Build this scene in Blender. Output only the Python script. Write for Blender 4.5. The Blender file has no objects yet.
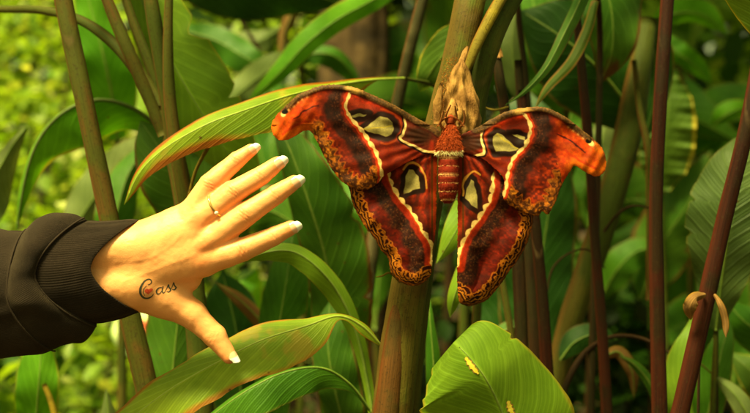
import bpy, math, random
import numpy as np
from mathutils import Vector, Matrix
R = math.radians
random.seed(7)
rng = np.random.default_rng(11)
scene = bpy.context.scene
COL = scene.collection

# ------------------------------------------------------------------ camera, light, exposure
S = 0.0008            # metres per photograph pixel at one metre
H = 1.25              # eye height
cam_d = bpy.data.cameras.new('camera')
cam = bpy.data.objects.new('camera', cam_d); COL.objects.link(cam)
cam.location = (0, 0, H); cam.rotation_euler = (R(90), 0, 0)
cam_d.sensor_width = 36; cam_d.lens = 60
cam_d.clip_start = 0.05; cam_d.clip_end = 400
cam_d.dof.use_dof = True; cam_d.dof.focus_distance = 0.985; cam_d.dof.aperture_fstop = 6.0
scene.camera = cam

SUN_EL, SUN_AZ = 62, -38      # azimuth: 0 = behind the camera, negative = from the left
d = Vector((math.sin(R(SUN_AZ)) * math.cos(R(SUN_EL)), -math.cos(R(SUN_AZ)) * math.cos(R(SUN_EL)), math.sin(R(SUN_EL))))
sun_d = bpy.data.lights.new('sun', 'SUN'); sun_d.energy = 3.0; sun_d.angle = R(14); sun_d.color = (1.0, 0.88, 0.40)
sun = bpy.data.objects.new('sun', sun_d); COL.objects.link(sun)
sun.rotation_euler = d.to_track_quat('Z', 'Y').to_euler(); sun.location = (-2, -3, 5)
world = bpy.data.worlds.new('World'); scene.world = world; world.use_nodes = True
wn = world.node_tree; bg = wn.nodes['Background']
sky = wn.nodes.new('ShaderNodeTexSky'); sky.sky_type = 'NISHITA'; sky.sun_disc = False
sky.sun_elevation = R(SUN_EL); sky.sun_rotation = math.atan2(d.x, d.y)
sky.dust_density = 4.0; sky.air_density = 1.2
tint = wn.nodes.new('ShaderNodeMix'); tint.data_type = 'RGBA'; tint.blend_type = 'MULTIPLY'; tint.inputs[0].default_value = 1
tint.inputs[7].default_value = (0.98, 0.89, 0.30, 1)
wn.links.new(sky.outputs[0], tint.inputs[6]); wn.links.new(tint.outputs[2], bg.inputs[0])
bg.inputs[1].default_value = 0.055
vs = scene.view_settings
vs.view_transform = 'Standard'; vs.look = 'None'; vs.gamma = 1; vs.use_curve_mapping = False
vs.exposure = 2.05
scene.cycles.max_bounces = 8; scene.cycles.transmission_bounces = 6; scene.cycles.transparent_max_bounces = 8
scene.cycles.use_denoising = True

# ------------------------------------------------------------------ helpers
def srgb(r, g, b):
    f = lambda c: (c / 255 / 12.92) if c / 255 <= 0.04045 else ((c / 255 + 0.055) / 1.055) ** 2.4
    return (f(r), f(g), f(b))

def pw(x, y, d=1.0, w=0.0):
    """photograph pixel at depth d (w = pixels towards the eye) -> point"""
    return np.stack([(np.asarray(x, float) - 375) * S * d + 0 * np.asarray(w, float),
                     d - np.asarray(w, float) * S * d + 0 * np.asarray(x, float),
                     H - (np.asarray(y, float) - 206.5) * S * d + 0 * np.asarray(w, float)], -1)

def tag(o, label=None, cat=None, group=None, kind=None):
    if label: o['label'] = label
    if cat: o['category'] = cat
    if group: o['group'] = group
    if kind: o['kind'] = kind
    return o

def thing(name, loc, label, cat, group=None):
    o = bpy.data.objects.new(name, None); COL.objects.link(o); o.location = loc
    o.empty_display_size = 0.05
    return tag(o, label, cat, group)

def base_of(parent):
    v = Vector((0, 0, 0)); p = parent
    while p is not None:
        v += p.location; p = p.parent
    return np.array(v)

def mk(name, V, F, mat, parent=None, origin=None, smooth=True, uv=None, col=None):
    """link ONE mesh object; V world coordinates; F list/array of faces; uv per vertex; col per vertex linear rgb"""
    V = np.asarray(V, float)
    org = base_of(parent) if parent is not None else np.array(origin if origin is not None else (0, 0, 0), float)
    me = bpy.data.meshes.new(name)
    Vl = V - org
    if isinstance(F, np.ndarray):
        n, k = F.shape
        me.vertices.add(len(Vl)); me.vertices.foreach_set('co', Vl.astype(np.float32).ravel())
        me.loops.add(n * k); me.loops.foreach_set('vertex_index', F.astype(np.int32).ravel())
        me.polygons.add(n); me.polygons.foreach_set('loop_start', (np.arange(n) * k).astype(np.int32))
        try: me.polygons.foreach_set('loop_total', np.full(n, k, np.int32))
        except Exception: pass
        me.update(calc_edges=True); me.validate()
    else:
        me.from_pydata([tuple(v) for v in Vl], [], [tuple(f) for f in F]); me.update()
    if smooth: me.polygons.foreach_set('use_smooth', np.ones(len(me.polygons), bool))
    if uv is not None:
        li = np.empty(len(me.loops), np.int32); me.loops.foreach_get('vertex_index', li)
        ul = me.uv_layers.new(name='UVMap'); ul.data.foreach_set('uv', np.asarray(uv, np.float32)[li].ravel())
    if col is not None:
        ca = me.color_attributes.new('col', 'FLOAT_COLOR', 'POINT')
        c4 = np.ones((len(V), 4), np.float32); c4[:, :3] = col
        ca.data.foreach_set('color', c4.ravel())
    if mat: me.materials.append(mat)
    o = bpy.data.objects.new(name, me); COL.objects.link(o)
    if parent is not None: o.parent = parent
    else: o.location = org
    return o

def grid_faces(nu, nv, closed=False):
    i, j = np.meshgrid(np.arange(nu - 1), np.arange(nv if closed else nv - 1), indexing='ij')
    j2 = (j + 1) % nv
    return np.stack([i * nv + j, (i + 1) * nv + j, (i + 1) * nv + j2, i * nv + j2], -1).reshape(-1, 4)

def cr(P, n=8):
    """Catmull-Rom through P"""
    P = np.asarray(P, float)
    Q = np.vstack([2 * P[0] - P[1], P, 2 * P[-1] - P[-2]]); out = []
    for i in range(1, len(Q) - 2):
        t = np.linspace(0, 1, n, endpoint=False)[:, None]
        a, b, c, e = Q[i - 1], Q[i], Q[i + 1], Q[i + 2]
        out.append(0.5 * (2 * b + (c - a) * t + (2 * a - 5 * b + 4 * c - e) * t ** 2 + (3 * b - a - 3 * c + e) * t ** 3))
    out.append(P[-1:]); return np.vstack(out)

def sm(a, b, x):
    t = np.clip((x - a) / (b - a), 0, 1); return t * t * (3 - 2 * t)

_lat = {}
def vn(X, Y, scale, seed=0):
    """2-D value noise 0..1"""
    if seed not in _lat: _lat[seed] = np.random.default_rng(seed + 100).random((128, 128))
    L = _lat[seed]; x = np.asarray(X, float) / scale + 40.3; y = np.asarray(Y, float) / scale + 71.7
    xi = np.floor(x).astype(int); yi = np.floor(y).astype(int); fx = x - xi; fy = y - yi
    fx = fx * fx * (3 - 2 * fx); fy = fy * fy * (3 - 2 * fy)
    g = lambda a, b: L[a % 128, b % 128]
    return (g(xi, yi) * (1 - fx) * (1 - fy) + g(xi + 1, yi) * fx * (1 - fy) + g(xi, yi + 1) * (1 - fx) * fy + g(xi + 1, yi + 1) * fx * fy)

def tube(P, r, nseg=12, flat=1.0, cap=True):
    """verts, faces, uv of a tube along points P with radii r; flat squeezes the depth axis"""
    P = np.asarray(P, float); n = len(P); r = np.broadcast_to(np.asarray(r, float), (n,))
    T = np.gradient(P, axis=0); T /= np.linalg.norm(T, axis=1)[:, None]
    ref = np.array([0, 1, 0.0])
    A = np.cross(T, ref); A /= (np.linalg.norm(A, axis=1)[:, None] + 1e-9)
    B = np.cross(A, T)
    th = np.linspace(0, 2 * np.pi, nseg, endpoint=False)
    V = P[:, None] + r[:, None, None] * (np.cos(th)[None, :, None] * A[:, None] + flat * np.sin(th)[None, :, None] * B[:, None])
    s = np.r_[0, np.cumsum(np.linalg.norm(np.diff(P, axis=0), axis=1))]
    uv = np.stack([np.repeat(s, nseg), np.tile(th / (2 * np.pi), n)], -1)
    V = V.reshape(-1, 3); F = [tuple(f) for f in grid_faces(n, nseg, True)]
    if cap:
        F.append(tuple(range(nseg - 1, -1, -1))); F.append(tuple(range((n - 1) * nseg, n * nseg)))
    return V, F, uv

# ------------------------------------------------------------------ node helpers
class NT:
    def __init__(s, name):
        s.m = bpy.data.materials.new(name); s.m.use_nodes = True; s.t = s.m.node_tree
        s.b = s.t.nodes['Principled BSDF']; s.out = s.t.nodes['Material Output']
    def n(s, t, **k):
        x = s.t.nodes.new(t)
        for a, b in k.items(): setattr(x, a, b)
        return x
    def put(s, sock, v):
        if hasattr(v, 'links') or isinstance(v, bpy.types.NodeSocket): s.t.links.new(v, sock)
        else:
            if isinstance(v, (tuple, list)) and len(v) == 3 and sock.type == 'RGBA': v = (*v, 1)
            sock.default_value = v
    def math(s, op, a, b=None, c=None):
        x = s.n('ShaderNodeMath', operation=op); s.put(x.inputs[0], a)
        if b is not None: s.put(x.inputs[1], b)
        if c is not None: s.put(x.inputs[2], c)
        return x.outputs[0]
    def mix(s, f, a, b, mode='MIX'):
        x = s.n('ShaderNodeMix', data_type='RGBA', blend_type=mode)
        s.put(x.inputs[0], f); s.put(x.inputs[6], a); s.put(x.inputs[7], b); return x.outputs[2]
    def noise(s, scale, vec=None, detail=3, rough=0.55, dim='3D'):
        x = s.n('ShaderNodeTexNoise'); x.inputs['Scale'].default_value = scale; x.inputs['Detail'].default_value = detail
        x.inputs['Roughness'].default_value = rough
        if vec is not None: s.put(x.inputs['Vector'], vec)
        return x.outputs[0]
    def ramp(s, f, stops):
        x = s.n('ShaderNodeValToRGB'); s.put(x.inputs[0], f); e = x.color_ramp.elements
        while len(e) < len(stops): e.new(0.5)
        for q, (p, c) in zip(e, stops):
            q.position = p; q.color = (*c, 1) if isinstance(c, tuple) else (c, c, c, 1)
        return x.outputs[0]
    def rng(s, v, a, b, c=0.0, d=1.0):
        x = s.n('ShaderNodeMapRange', interpolation_type='SMOOTHSTEP'); s.put(x.inputs[0], v)
        for i, q in zip((1, 2, 3, 4), (a, b, c, d)): s.put(x.inputs[i], q)
        return x.outputs[0]
    def bump(s, h, strength=0.3, dist=0.001):
        x = s.n('ShaderNodeBump'); x.inputs['Strength'].default_value = strength; x.inputs['Distance'].default_value = dist
        s.put(x.inputs['Height'], h); s.t.links.new(x.outputs[0], s.b.inputs['Normal']); return x
    def base(s, c, rough=0.6, spec=0.4):
        s.put(s.b.inputs['Base Color'], c); s.put(s.b.inputs['Roughness'], rough); s.put(s.b.inputs['Specular IOR Level'], spec)
    def obj(s): return s.n('ShaderNodeTexCoord').outputs['Object']
    def uv(s): return s.n('ShaderNodeTexCoord').outputs['UV']

def leaf_mat(name, c1, c2, edge=(0.12, 0.12, 0.014), edge_w=0.08, vein=None, vfreq=46, slant=3.2, trans=0.35, rough=0.46, patch=None, patch_amt=0.0, spec=0.2, bumpk=0.32):
    """large monocot leaf: UV.x metres along the midrib, UV.y -1..1 across"""
    N = NT(name); uv = N.uv(); sp = N.n('ShaderNodeSeparateXYZ'); N.put(sp.inputs[0], uv)
    u, v = sp.outputs[0], sp.outputs[1]; av = N.math('ABSOLUTE', v)
    obj = N.obj()
    wob = N.noise(14, obj, 2)
    c = N.math('SUBTRACT', N.math('MULTIPLY', u, float(vfreq)), N.math('MULTIPLY', av, float(slant)))
    c = N.math('ADD', c, N.math('MULTIPLY', wob, 0.7))
    w1 = N.math('SINE', N.math('MULTIPLY', c, 6.2832)); w2 = N.math('SINE', N.math('MULTIPLY', c, 6.2832 * 4.0))
    ridge = N.rng(w1, 0.55, 1.0)
    fine = N.rng(w2, -0.2, 1.0)
    big = N.noise(9, obj, 4); small = N.noise(70, obj, 3)
    col = N.mix(N.rng(big, 0.35, 0.65), c1, c2)
    vein = vein or tuple(min(1, q * 1.7 + 0.01) for q in c2)
    col = N.mix(N.math('MULTIPLY', ridge, N.rng(big, 0.3, 0.7, 0.10, 0.24)), col, vein)
    col = N.mix(N.math('MULTIPLY', fine, 0.09), col, vein)
    col = N.mix(N.math('MULTIPLY', N.rng(small, 0.45, 0.75), 0.22), col, tuple(q * 0.55 for q in c1))
    if patch is not None:
        pn = N.noise(17, obj, 4, 0.6)
        col = N.mix(N.rng(pn, 0.62 - patch_amt, 0.70 - patch_amt), col, patch)
    # dry rim
    en = N.noise(26, obj, 4, 0.65); el = N.noise(9, obj, 1)
    ev = N.math('ADD', av, N.math('ADD', N.math('MULTIPLY', N.math('SUBTRACT', en, 0.5), edge_w * 2.2), N.math('MULTIPLY', N.math('SUBTRACT', el, 0.56), edge_w * 6.0)))
    rimm = N.rng(ev, 1.0 - edge_w * 1.25, 1.0 - edge_w * 0.7)
    rim_y = N.rng(ev, 1.0 - edge_w * 2.4, 1.0 - edge_w * 1.0)
    yel = tuple(min(1, 0.5 * a + 0.5 * b) for a, b in zip((0.42, 0.26, 0.01), edge))
    if edge_w < .1 and edge[0] < .4: yel = tuple(q * 1.4 for q in edge)
    col = N.mix(N.math('MULTIPLY', rim_y, 0.8 if edge_w >= .1 else 0.45), col, yel)
    col = N.mix(rimm, col, edge)
    # midrib groove tint
    col = N.mix(N.math('MULTIPLY', N.rng(av, 0.07, 0.015), 0.35), col, vein)
    # small brown specks
    vo = N.n('ShaderNodeTexVoronoi'); vo.inputs['Scale'].default_value = 75; N.put(vo.inputs['Vector'], obj)
    spk = N.math('MULTIPLY', N.rng(vo.outputs['Distance'], 0.13, 0.05), N.rng(N.noise(22, obj, 1), 0.55, 0.65))
    col = N.mix(spk, col, (0.10, 0.045, 0.01))
    N.base(col, N.rng(small, 0.2, 0.8, rough - 0.06, rough + 0.14), spec)
    hgt = N.math('ADD', N.math('MULTIPLY', ridge, -0.7), N.math('ADD', N.math('MULTIPLY', fine, -0.22), N.math('MULTIPLY', small, 0.25)))
    bp = N.bump(hgt, bumpk, 0.0016)
    tr = N.n('ShaderNodeBsdfTranslucent'); N.put(tr.inputs[0], N.mix(1.0, col, (1.0, 0.95, 0.25), 'MULTIPLY'))
    N.t.links.new(bp.outputs[0], tr.inputs['Normal'])
    ms = N.n('ShaderNodeMixShader'); ms.inputs[0].default_value = trans
    N.t.links.new(N.b.outputs[0], ms.inputs[1]); N.t.links.new(tr.outputs[0], ms.inputs[2])
    N.t.links.new(ms.outputs[0], N.out.inputs[0])
    return N.m

def stem_mat(name, c1, c2, c3, freq=1.0, redside=(.13, .035, .008)):
    """streaky cane: UV.x metres along, UV.y 0..1 around"""
    N = NT(name); uv = N.uv(); mp = N.n('ShaderNodeMapping'); mp.inputs['Scale'].default_value = (4 * freq, 5, 1); N.put(mp.inputs[0], uv)
    st = N.noise(1.0, mp.outputs[0], 4, 0.6)
    mp2 = N.n('ShaderNodeMapping'); mp2.inputs['Scale'].default_value = (22, 70, 1); N.put(mp2.inputs[0], uv)
    fn = N.noise(1.0, mp2.outputs[0], 3, 0.6)
    o = N.obj(); sp = N.noise(420, o, 3, 0.7); blot = N.noise(13, o, 4, 0.6)
    col = N.mix(N.rng(st, 0.36, 0.62), c1, c2)
    col = N.mix(N.math('MULTIPLY', N.rng(blot, 0.46, 0.56), 0.85), col, c3)
    col = N.mix(N.math('MULTIPLY', N.rng(fn, 0.42, 0.72), 0.6), col, tuple(q * 0.4 for q in c1))
    col = N.mix(N.math('MULTIPLY', N.rng(sp, 0.56, 0.66), 0.6), col, (0.03, 0.018, 0.006))
    sx = N.n('ShaderNodeSeparateXYZ'); N.put(sx.inputs[0], uv)
    sidev = N.math('COSINE', N.math('MULTIPLY', N.math('SUBTRACT', sx.outputs[1], 0.45), 6.2832))
    col = N.mix(N.math('MULTIPLY', N.rng(N.math('ADD', sidev, N.math('MULTIPLY', st, .8)), 0.75, 1.35), 0.7), col, redside)
    wv = N.math('ADD', N.math('MULTIPLY', sx.outputs[0], 1 / 0.31), N.math('ADD', N.math('MULTIPLY', N.math('SINE', N.math('MULTIPLY', sx.outputs[1], 6.2832)), 0.10), N.math('MULTIPLY', blot, 0.12)))
    fr = N.math('ABSOLUTE', N.math('SUBTRACT', N.math('FRACT', wv), 0.5))
    node = N.rng(fr, 0.022, 0.006); halo = N.rng(fr, 0.10, 0.0)
    col = N.mix(N.math('MULTIPLY', halo, N.rng(blot, .5, .62, 0, .35)), col, tuple(q * 0.4 for q in c2)); col = N.mix(N.math('MULTIPLY', node, N.rng(blot, .54, .64, 0, .35)), col, (0.13, 0.085, 0.035))
    N.base(col, 0.62, 0.10); N.bump(N.math('ADD', N.math('ADD', fn, N.math('MULTIPLY', node, 0.25)), N.math('MULTIPLY', sp, 0.4)), 0.45, 0.0012)
    return N.m

def simple_mat(name, c1, c2, scale=60, rough=0.6, bump=0.3, spec=0.3, dist=0.001, trans=0.0):
    N = NT(name); o = N.obj(); n1 = N.noise(scale, o, 4, 0.6)
    col = N.mix(N.rng(n1, 0.35, 0.65), c1, c2)
    N.base(col, rough, spec); bp = N.bump(n1, bump, dist)
    if trans:
        tr = N.n('ShaderNodeBsdfTranslucent'); N.put(tr.inputs[0], col)
        ms = N.n('ShaderNodeMixShader'); ms.inputs[0].default_value = trans
        N.t.links.new(N.b.outputs[0], ms.inputs[1]); N.t.links.new(tr.outputs[0], ms.inputs[2]); N.t.links.new(ms.outputs[0], N.out.inputs[0])
    return N.m

def vcol_mat(name, rough=0.7, spec=0.2, nscale=1500, bump=0.4, dist=0.0003, sheen=0.0, mott=0.25, trans=0.0, sss=0.0):
    N = NT(name); a = N.n('ShaderNodeVertexColor'); a.layer_name = 'col'; o = N.obj()
    n1 = N.noise(nscale, o, 3, 0.7)
    col = N.mix(N.math('MULTIPLY', N.rng(n1, 0.35, 0.7), mott), a.outputs[0], (0, 0, 0))
    N.base(col, rough, spec); bp = N.bump(n1, bump, dist)
    if sheen: N.b.inputs['Sheen Weight'].default_value = sheen
    if sss:
        N.b.inputs['Subsurface Weight'].default_value = sss; N.b.inputs['Subsurface Scale'].default_value = 0.006
        N.b.inputs['Subsurface Radius'].default_value = (1.0, 0.35, 0.12)
    if trans:
        tr = N.n('ShaderNodeBsdfTranslucent'); N.put(tr.inputs[0], col)
        ms = N.n('ShaderNodeMixShader'); ms.inputs[0].default_value = trans
        N.t.links.new(N.b.outputs[0], ms.inputs[1]); N.t.links.new(tr.outputs[0], ms.inputs[2]); N.t.links.new(ms.outputs[0], N.out.inputs[0])
    return N
# ------------------------------------------------------------------ ground
soil = simple_mat('soil', (0.030, 0.018, 0.010), (0.07, 0.045, 0.022), 7, 0.95, 0.8, 0.1, 0.02)
gxs = np.linspace(-60, 60, 90); gxs = np.sign(gxs) * np.abs(gxs / 60) ** 2.2 * 60; gys = np.linspace(0, 1, 90) ** 2.4 * 125 - 5
GX, GY = np.meshgrid(gxs, gys, indexing='ij')
V = np.stack([GX.ravel(), GY.ravel(), ((vn(GX, GY, .7, 61) - .5) * .05).ravel()], -1)
o = mk('ground', V, grid_faces(90, 90), soil); tag(o, kind='structure', label='dark soil under the plants')
# leaf litter
def cards(n, px, py, pz, size, tilt, asp=.5, seed=1, fold=.25):
    """n small folded pointed leaves"""
    r = np.random.default_rng(seed); P = np.stack([px, py, pz], -1)
    yaw = r.uniform(0, 2 * np.pi, n); pit = r.normal(tilt[0], tilt[1], n); L = size * r.uniform(.55, 1.3, n); W = L * asp * r.uniform(.7, 1.2, n)
    f = np.stack([np.cos(yaw) * np.cos(pit), np.sin(yaw) * np.cos(pit), np.sin(pit)], -1)
    s = np.cross(f, np.array([0, 0, 1.]) + r.normal(0, .35, (n, 3))); s /= np.linalg.norm(s, axis=1)[:, None]; up = np.cross(s, f)
    T = [(0, 0, 0), (.35, .5, .12), (.7, .36, .05), (1, 0, -.1), (.7, -.36, .05), (.35, -.5, .12), (.38, 0, 0), (.7, 0, -.02)]
    V = np.stack([P + f * (L * a)[:, None] + s * (W * b)[:, None] + up * (L * c_ * fold * 4 * .5)[:, None] for a, b, c_ in T], 1)
    Fb = np.array([(0, 6, 1, 1), (1, 6, 7, 2), (2, 7, 3, 3), (0, 5, 6, 6), (5, 4, 7, 6), (4, 3, 7, 7)])
    tri = np.array([(0, 6, 1), (1, 6, 7), (1, 7, 2), (2, 7, 3), (0, 5, 6), (5, 4, 7), (5, 7, 6), (4, 3, 7)])
    F = (tri[None] + (np.arange(n) * 8)[:, None, None]).reshape(-1, 3); return V.reshape(-1, 3), F, np.repeat(r.random(n), 8)
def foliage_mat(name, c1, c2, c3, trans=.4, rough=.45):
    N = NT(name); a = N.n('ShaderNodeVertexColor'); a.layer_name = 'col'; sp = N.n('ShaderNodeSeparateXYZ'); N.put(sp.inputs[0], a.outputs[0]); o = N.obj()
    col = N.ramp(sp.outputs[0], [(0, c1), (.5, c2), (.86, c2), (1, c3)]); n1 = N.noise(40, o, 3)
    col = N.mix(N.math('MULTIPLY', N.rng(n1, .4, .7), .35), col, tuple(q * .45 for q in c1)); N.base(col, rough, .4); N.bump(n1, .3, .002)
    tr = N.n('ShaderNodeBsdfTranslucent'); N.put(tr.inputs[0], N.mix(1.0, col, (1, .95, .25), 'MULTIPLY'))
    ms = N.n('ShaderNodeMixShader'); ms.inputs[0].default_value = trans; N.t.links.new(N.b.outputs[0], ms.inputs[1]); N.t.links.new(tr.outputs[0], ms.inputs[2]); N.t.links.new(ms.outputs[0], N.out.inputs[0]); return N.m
litter = foliage_mat('dry_litter', (.05, .028, .012), (.10, .055, .02), (.16, .09, .03), .1, .8)
n = 3500; V, F, k_ = cards(n, rng.uniform(-4, 5, n), rng.uniform(.6, 9, n), rng.uniform(.02, .05, n), .11, (0, .2), .45, 3)
o = mk('leaf_litter', V, F, litter, col=np.repeat(k_[:, None], 3, 1)); tag(o, 'dry brown fallen leaves lying on the soil', 'leaf litter', kind='stuff')

# ------------------------------------------------------------------ far foliage
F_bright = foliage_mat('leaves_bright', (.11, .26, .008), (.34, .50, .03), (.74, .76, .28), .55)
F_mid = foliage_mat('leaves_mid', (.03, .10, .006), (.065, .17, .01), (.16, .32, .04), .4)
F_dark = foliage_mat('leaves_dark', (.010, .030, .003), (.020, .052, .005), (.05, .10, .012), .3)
bark = simple_mat('mossy_bark', (.030, .020, .010), (.095, .060, .026), 24, .9, 1.0, .15, .006)
twig = simple_mat('twig', (.06, .04, .02), (.09, .08, .03), 60, .8, .4, .2)

def shrub(label, x, y, w, h, n, size, mat, seed, z0=.15, group=None, cat='shrub', name='shrub', asp=.55, clumps=26):
    r = np.random.default_rng(seed); t = thing(name, (x, y, 0), label, cat, group)
    cc = np.stack([r.normal(0, w * .42, clumps), r.normal(0, w * .30, clumps), z0 + (h - z0) * r.uniform(.05, 1, clumps)], -1)
    which = r.integers(0, clumps, n); sg = .17 * w
    P = cc[which] + r.normal(0, 1, (n, 3)) * np.array([sg, sg, sg * .8]); P[:, 2] = np.clip(P[:, 2], .05, None)
    V, F, k_ = cards(n, P[:, 0] + x, P[:, 1] + y, P[:, 2], size, (-.25, .5), asp, seed + 1)
    mk('foliage', V, F, mat, t, col=np.repeat(k_[:, None], 3, 1))
    Vs = []; Fs = []; o_ = 0
    for c in cc[:14]:
        q = cr([(0, 0, 0), (c[0] * .3, c[1] * .3, c[2] * .5), tuple(c)], 5) + np.array([x, y, 0]); v, f, _ = tube(q, np.linspace(.014, .004, len(q)), 6); Vs.append(v); Fs += [tuple(i + o_ for i in ff) for ff in f]; o_ += len(v)
    mk('stems', np.vstack(Vs), Fs, twig, t); return t
G1 = 'small leaved shrubs in the sunlit clearing at left'
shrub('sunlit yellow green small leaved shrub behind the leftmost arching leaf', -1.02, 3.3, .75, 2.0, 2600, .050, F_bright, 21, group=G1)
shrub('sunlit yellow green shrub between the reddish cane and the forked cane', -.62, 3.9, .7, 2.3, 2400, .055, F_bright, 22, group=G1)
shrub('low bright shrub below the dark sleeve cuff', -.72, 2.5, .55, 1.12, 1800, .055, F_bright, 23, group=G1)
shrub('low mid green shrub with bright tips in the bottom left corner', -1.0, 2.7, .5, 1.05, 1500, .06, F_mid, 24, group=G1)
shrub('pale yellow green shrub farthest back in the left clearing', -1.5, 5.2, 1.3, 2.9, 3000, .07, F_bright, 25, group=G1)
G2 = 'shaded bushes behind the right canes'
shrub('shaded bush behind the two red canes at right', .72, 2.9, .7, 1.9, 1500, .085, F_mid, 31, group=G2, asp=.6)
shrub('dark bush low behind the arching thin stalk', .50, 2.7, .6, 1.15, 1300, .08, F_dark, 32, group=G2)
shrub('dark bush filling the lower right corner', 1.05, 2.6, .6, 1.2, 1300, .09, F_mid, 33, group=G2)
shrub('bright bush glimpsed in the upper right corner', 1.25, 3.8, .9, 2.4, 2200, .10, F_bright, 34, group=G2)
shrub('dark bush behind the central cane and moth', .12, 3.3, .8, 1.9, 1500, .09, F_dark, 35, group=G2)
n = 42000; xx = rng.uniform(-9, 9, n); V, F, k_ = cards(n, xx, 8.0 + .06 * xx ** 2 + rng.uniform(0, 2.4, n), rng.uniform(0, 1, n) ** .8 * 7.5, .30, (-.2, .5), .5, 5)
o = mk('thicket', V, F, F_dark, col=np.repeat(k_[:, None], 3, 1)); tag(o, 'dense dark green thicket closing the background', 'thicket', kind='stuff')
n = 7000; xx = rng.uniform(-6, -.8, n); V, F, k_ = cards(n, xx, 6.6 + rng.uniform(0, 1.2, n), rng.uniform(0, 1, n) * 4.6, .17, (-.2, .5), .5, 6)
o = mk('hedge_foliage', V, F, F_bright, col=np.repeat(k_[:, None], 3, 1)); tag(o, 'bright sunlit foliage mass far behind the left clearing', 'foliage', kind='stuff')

# tree whose crown shades the middle and the right of the place
tr_ = thing('tree', (-.03, 2.6, 0), 'dark mossy tree trunk behind the gap above the moth left forewing', 'tree')
q = cr([(-.03, 2.6, -.05), (-.05, 2.6, .8), (-.045, 2.62, 1.6), (-.02, 2.65, 2.4), (.05, 2.7, 3.4)], 14); rr_ = np.linspace(.085, .05, len(q))
V, F, uv = tube(q, rr_, 40); th_ = np.tile(np.arange(40), len(q)); V = V + (V - np.repeat(q, 40, 0)) * ((vn(th_ * 1.3, V[:, 2] * 6, 1.5, 62) - .5) * .5)[:, None]
mk('trunk', V, F, bark, tr_, uv=uv)
n = 4600; r = np.random.default_rng(77); P = np.stack([r.uniform(-.30, 3.4, n), r.uniform(1.35, 5.6, n), r.uniform(2.55, 4.2, n)], -1)
V, F, k_ = cards(n, P[:, 0], P[:, 1], P[:, 2], .26, (-.2, .35), .5, 78); mk('crown', V, F, F_mid, tr_, col=np.repeat(k_[:, None], 3, 1))
for e in ((.9, 2.4, 3.3), (1.8, 3.1, 3.4), (.5, 3.9, 3.5), (2.5, 4.2, 3.3), (-.2, 2.0, 3.1)):
    q = cr([(0, 2.66, 2.35), tuple(np.array([0, 2.66, 2.7]) * .5 + np.array(e) * .5), e], 6); V, F, uv = tube(q, np.linspace(.04, .012, len(q)), 8); mk('branch', V, F, bark, tr_, uv=uv)

# ------------------------------------------------------------------ canes and big leaves
def plant(name, label, cat, x, d, group=None):
    """x = photograph column where the plant would meet the ground, d = distance"""
    p = pw(x, 0, d); return thing(name, (p[0], d, 0), label, cat, group)

def stem(parent, pts, rad, mat, name='stem', ground=True, flat=.9, seg=18, bx=None):
    """pts (x, y, d) from the top down; rad in pixels; carried on down to the ground"""
    q = cr([tuple(pw(*p[:3])) for p in pts], 8); rr = np.interp(np.linspace(0, 1, len(q)), np.linspace(0, 1, len(rad)), rad) * S * pts[len(pts) // 2][2]
    if ground:
        e = q[-1]; T = q[-1] - q[-4]; T /= np.linalg.norm(T); b = base_of(parent) + (np.array([bx if bx is not None else 0, 0, 0])); b[2] = -.03; L = np.linalg.norm(e - b)
        c1 = e + T * L * .35; c2 = b + np.array([0, 0, L * .3]); t = np.linspace(0, 1, 22)[1:, None]
        low = (1 - t) ** 3 * e + 3 * t * (1 - t) ** 2 * c1 + 3 * t ** 2 * (1 - t) * c2 + t ** 3 * b
        q = np.vstack([q, low]); rr = np.r_[rr, np.linspace(rr[-1], rr[-1] * 1.25, 21)]
    wob = 1 + (vn(np.arange(len(q)), np.zeros(len(q)), 3, 63) - .5) * .09
    V, F, uv = tube(q, rr * wob, seg, flat); return mk(name, V, F, mat, parent, uv=uv)

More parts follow.
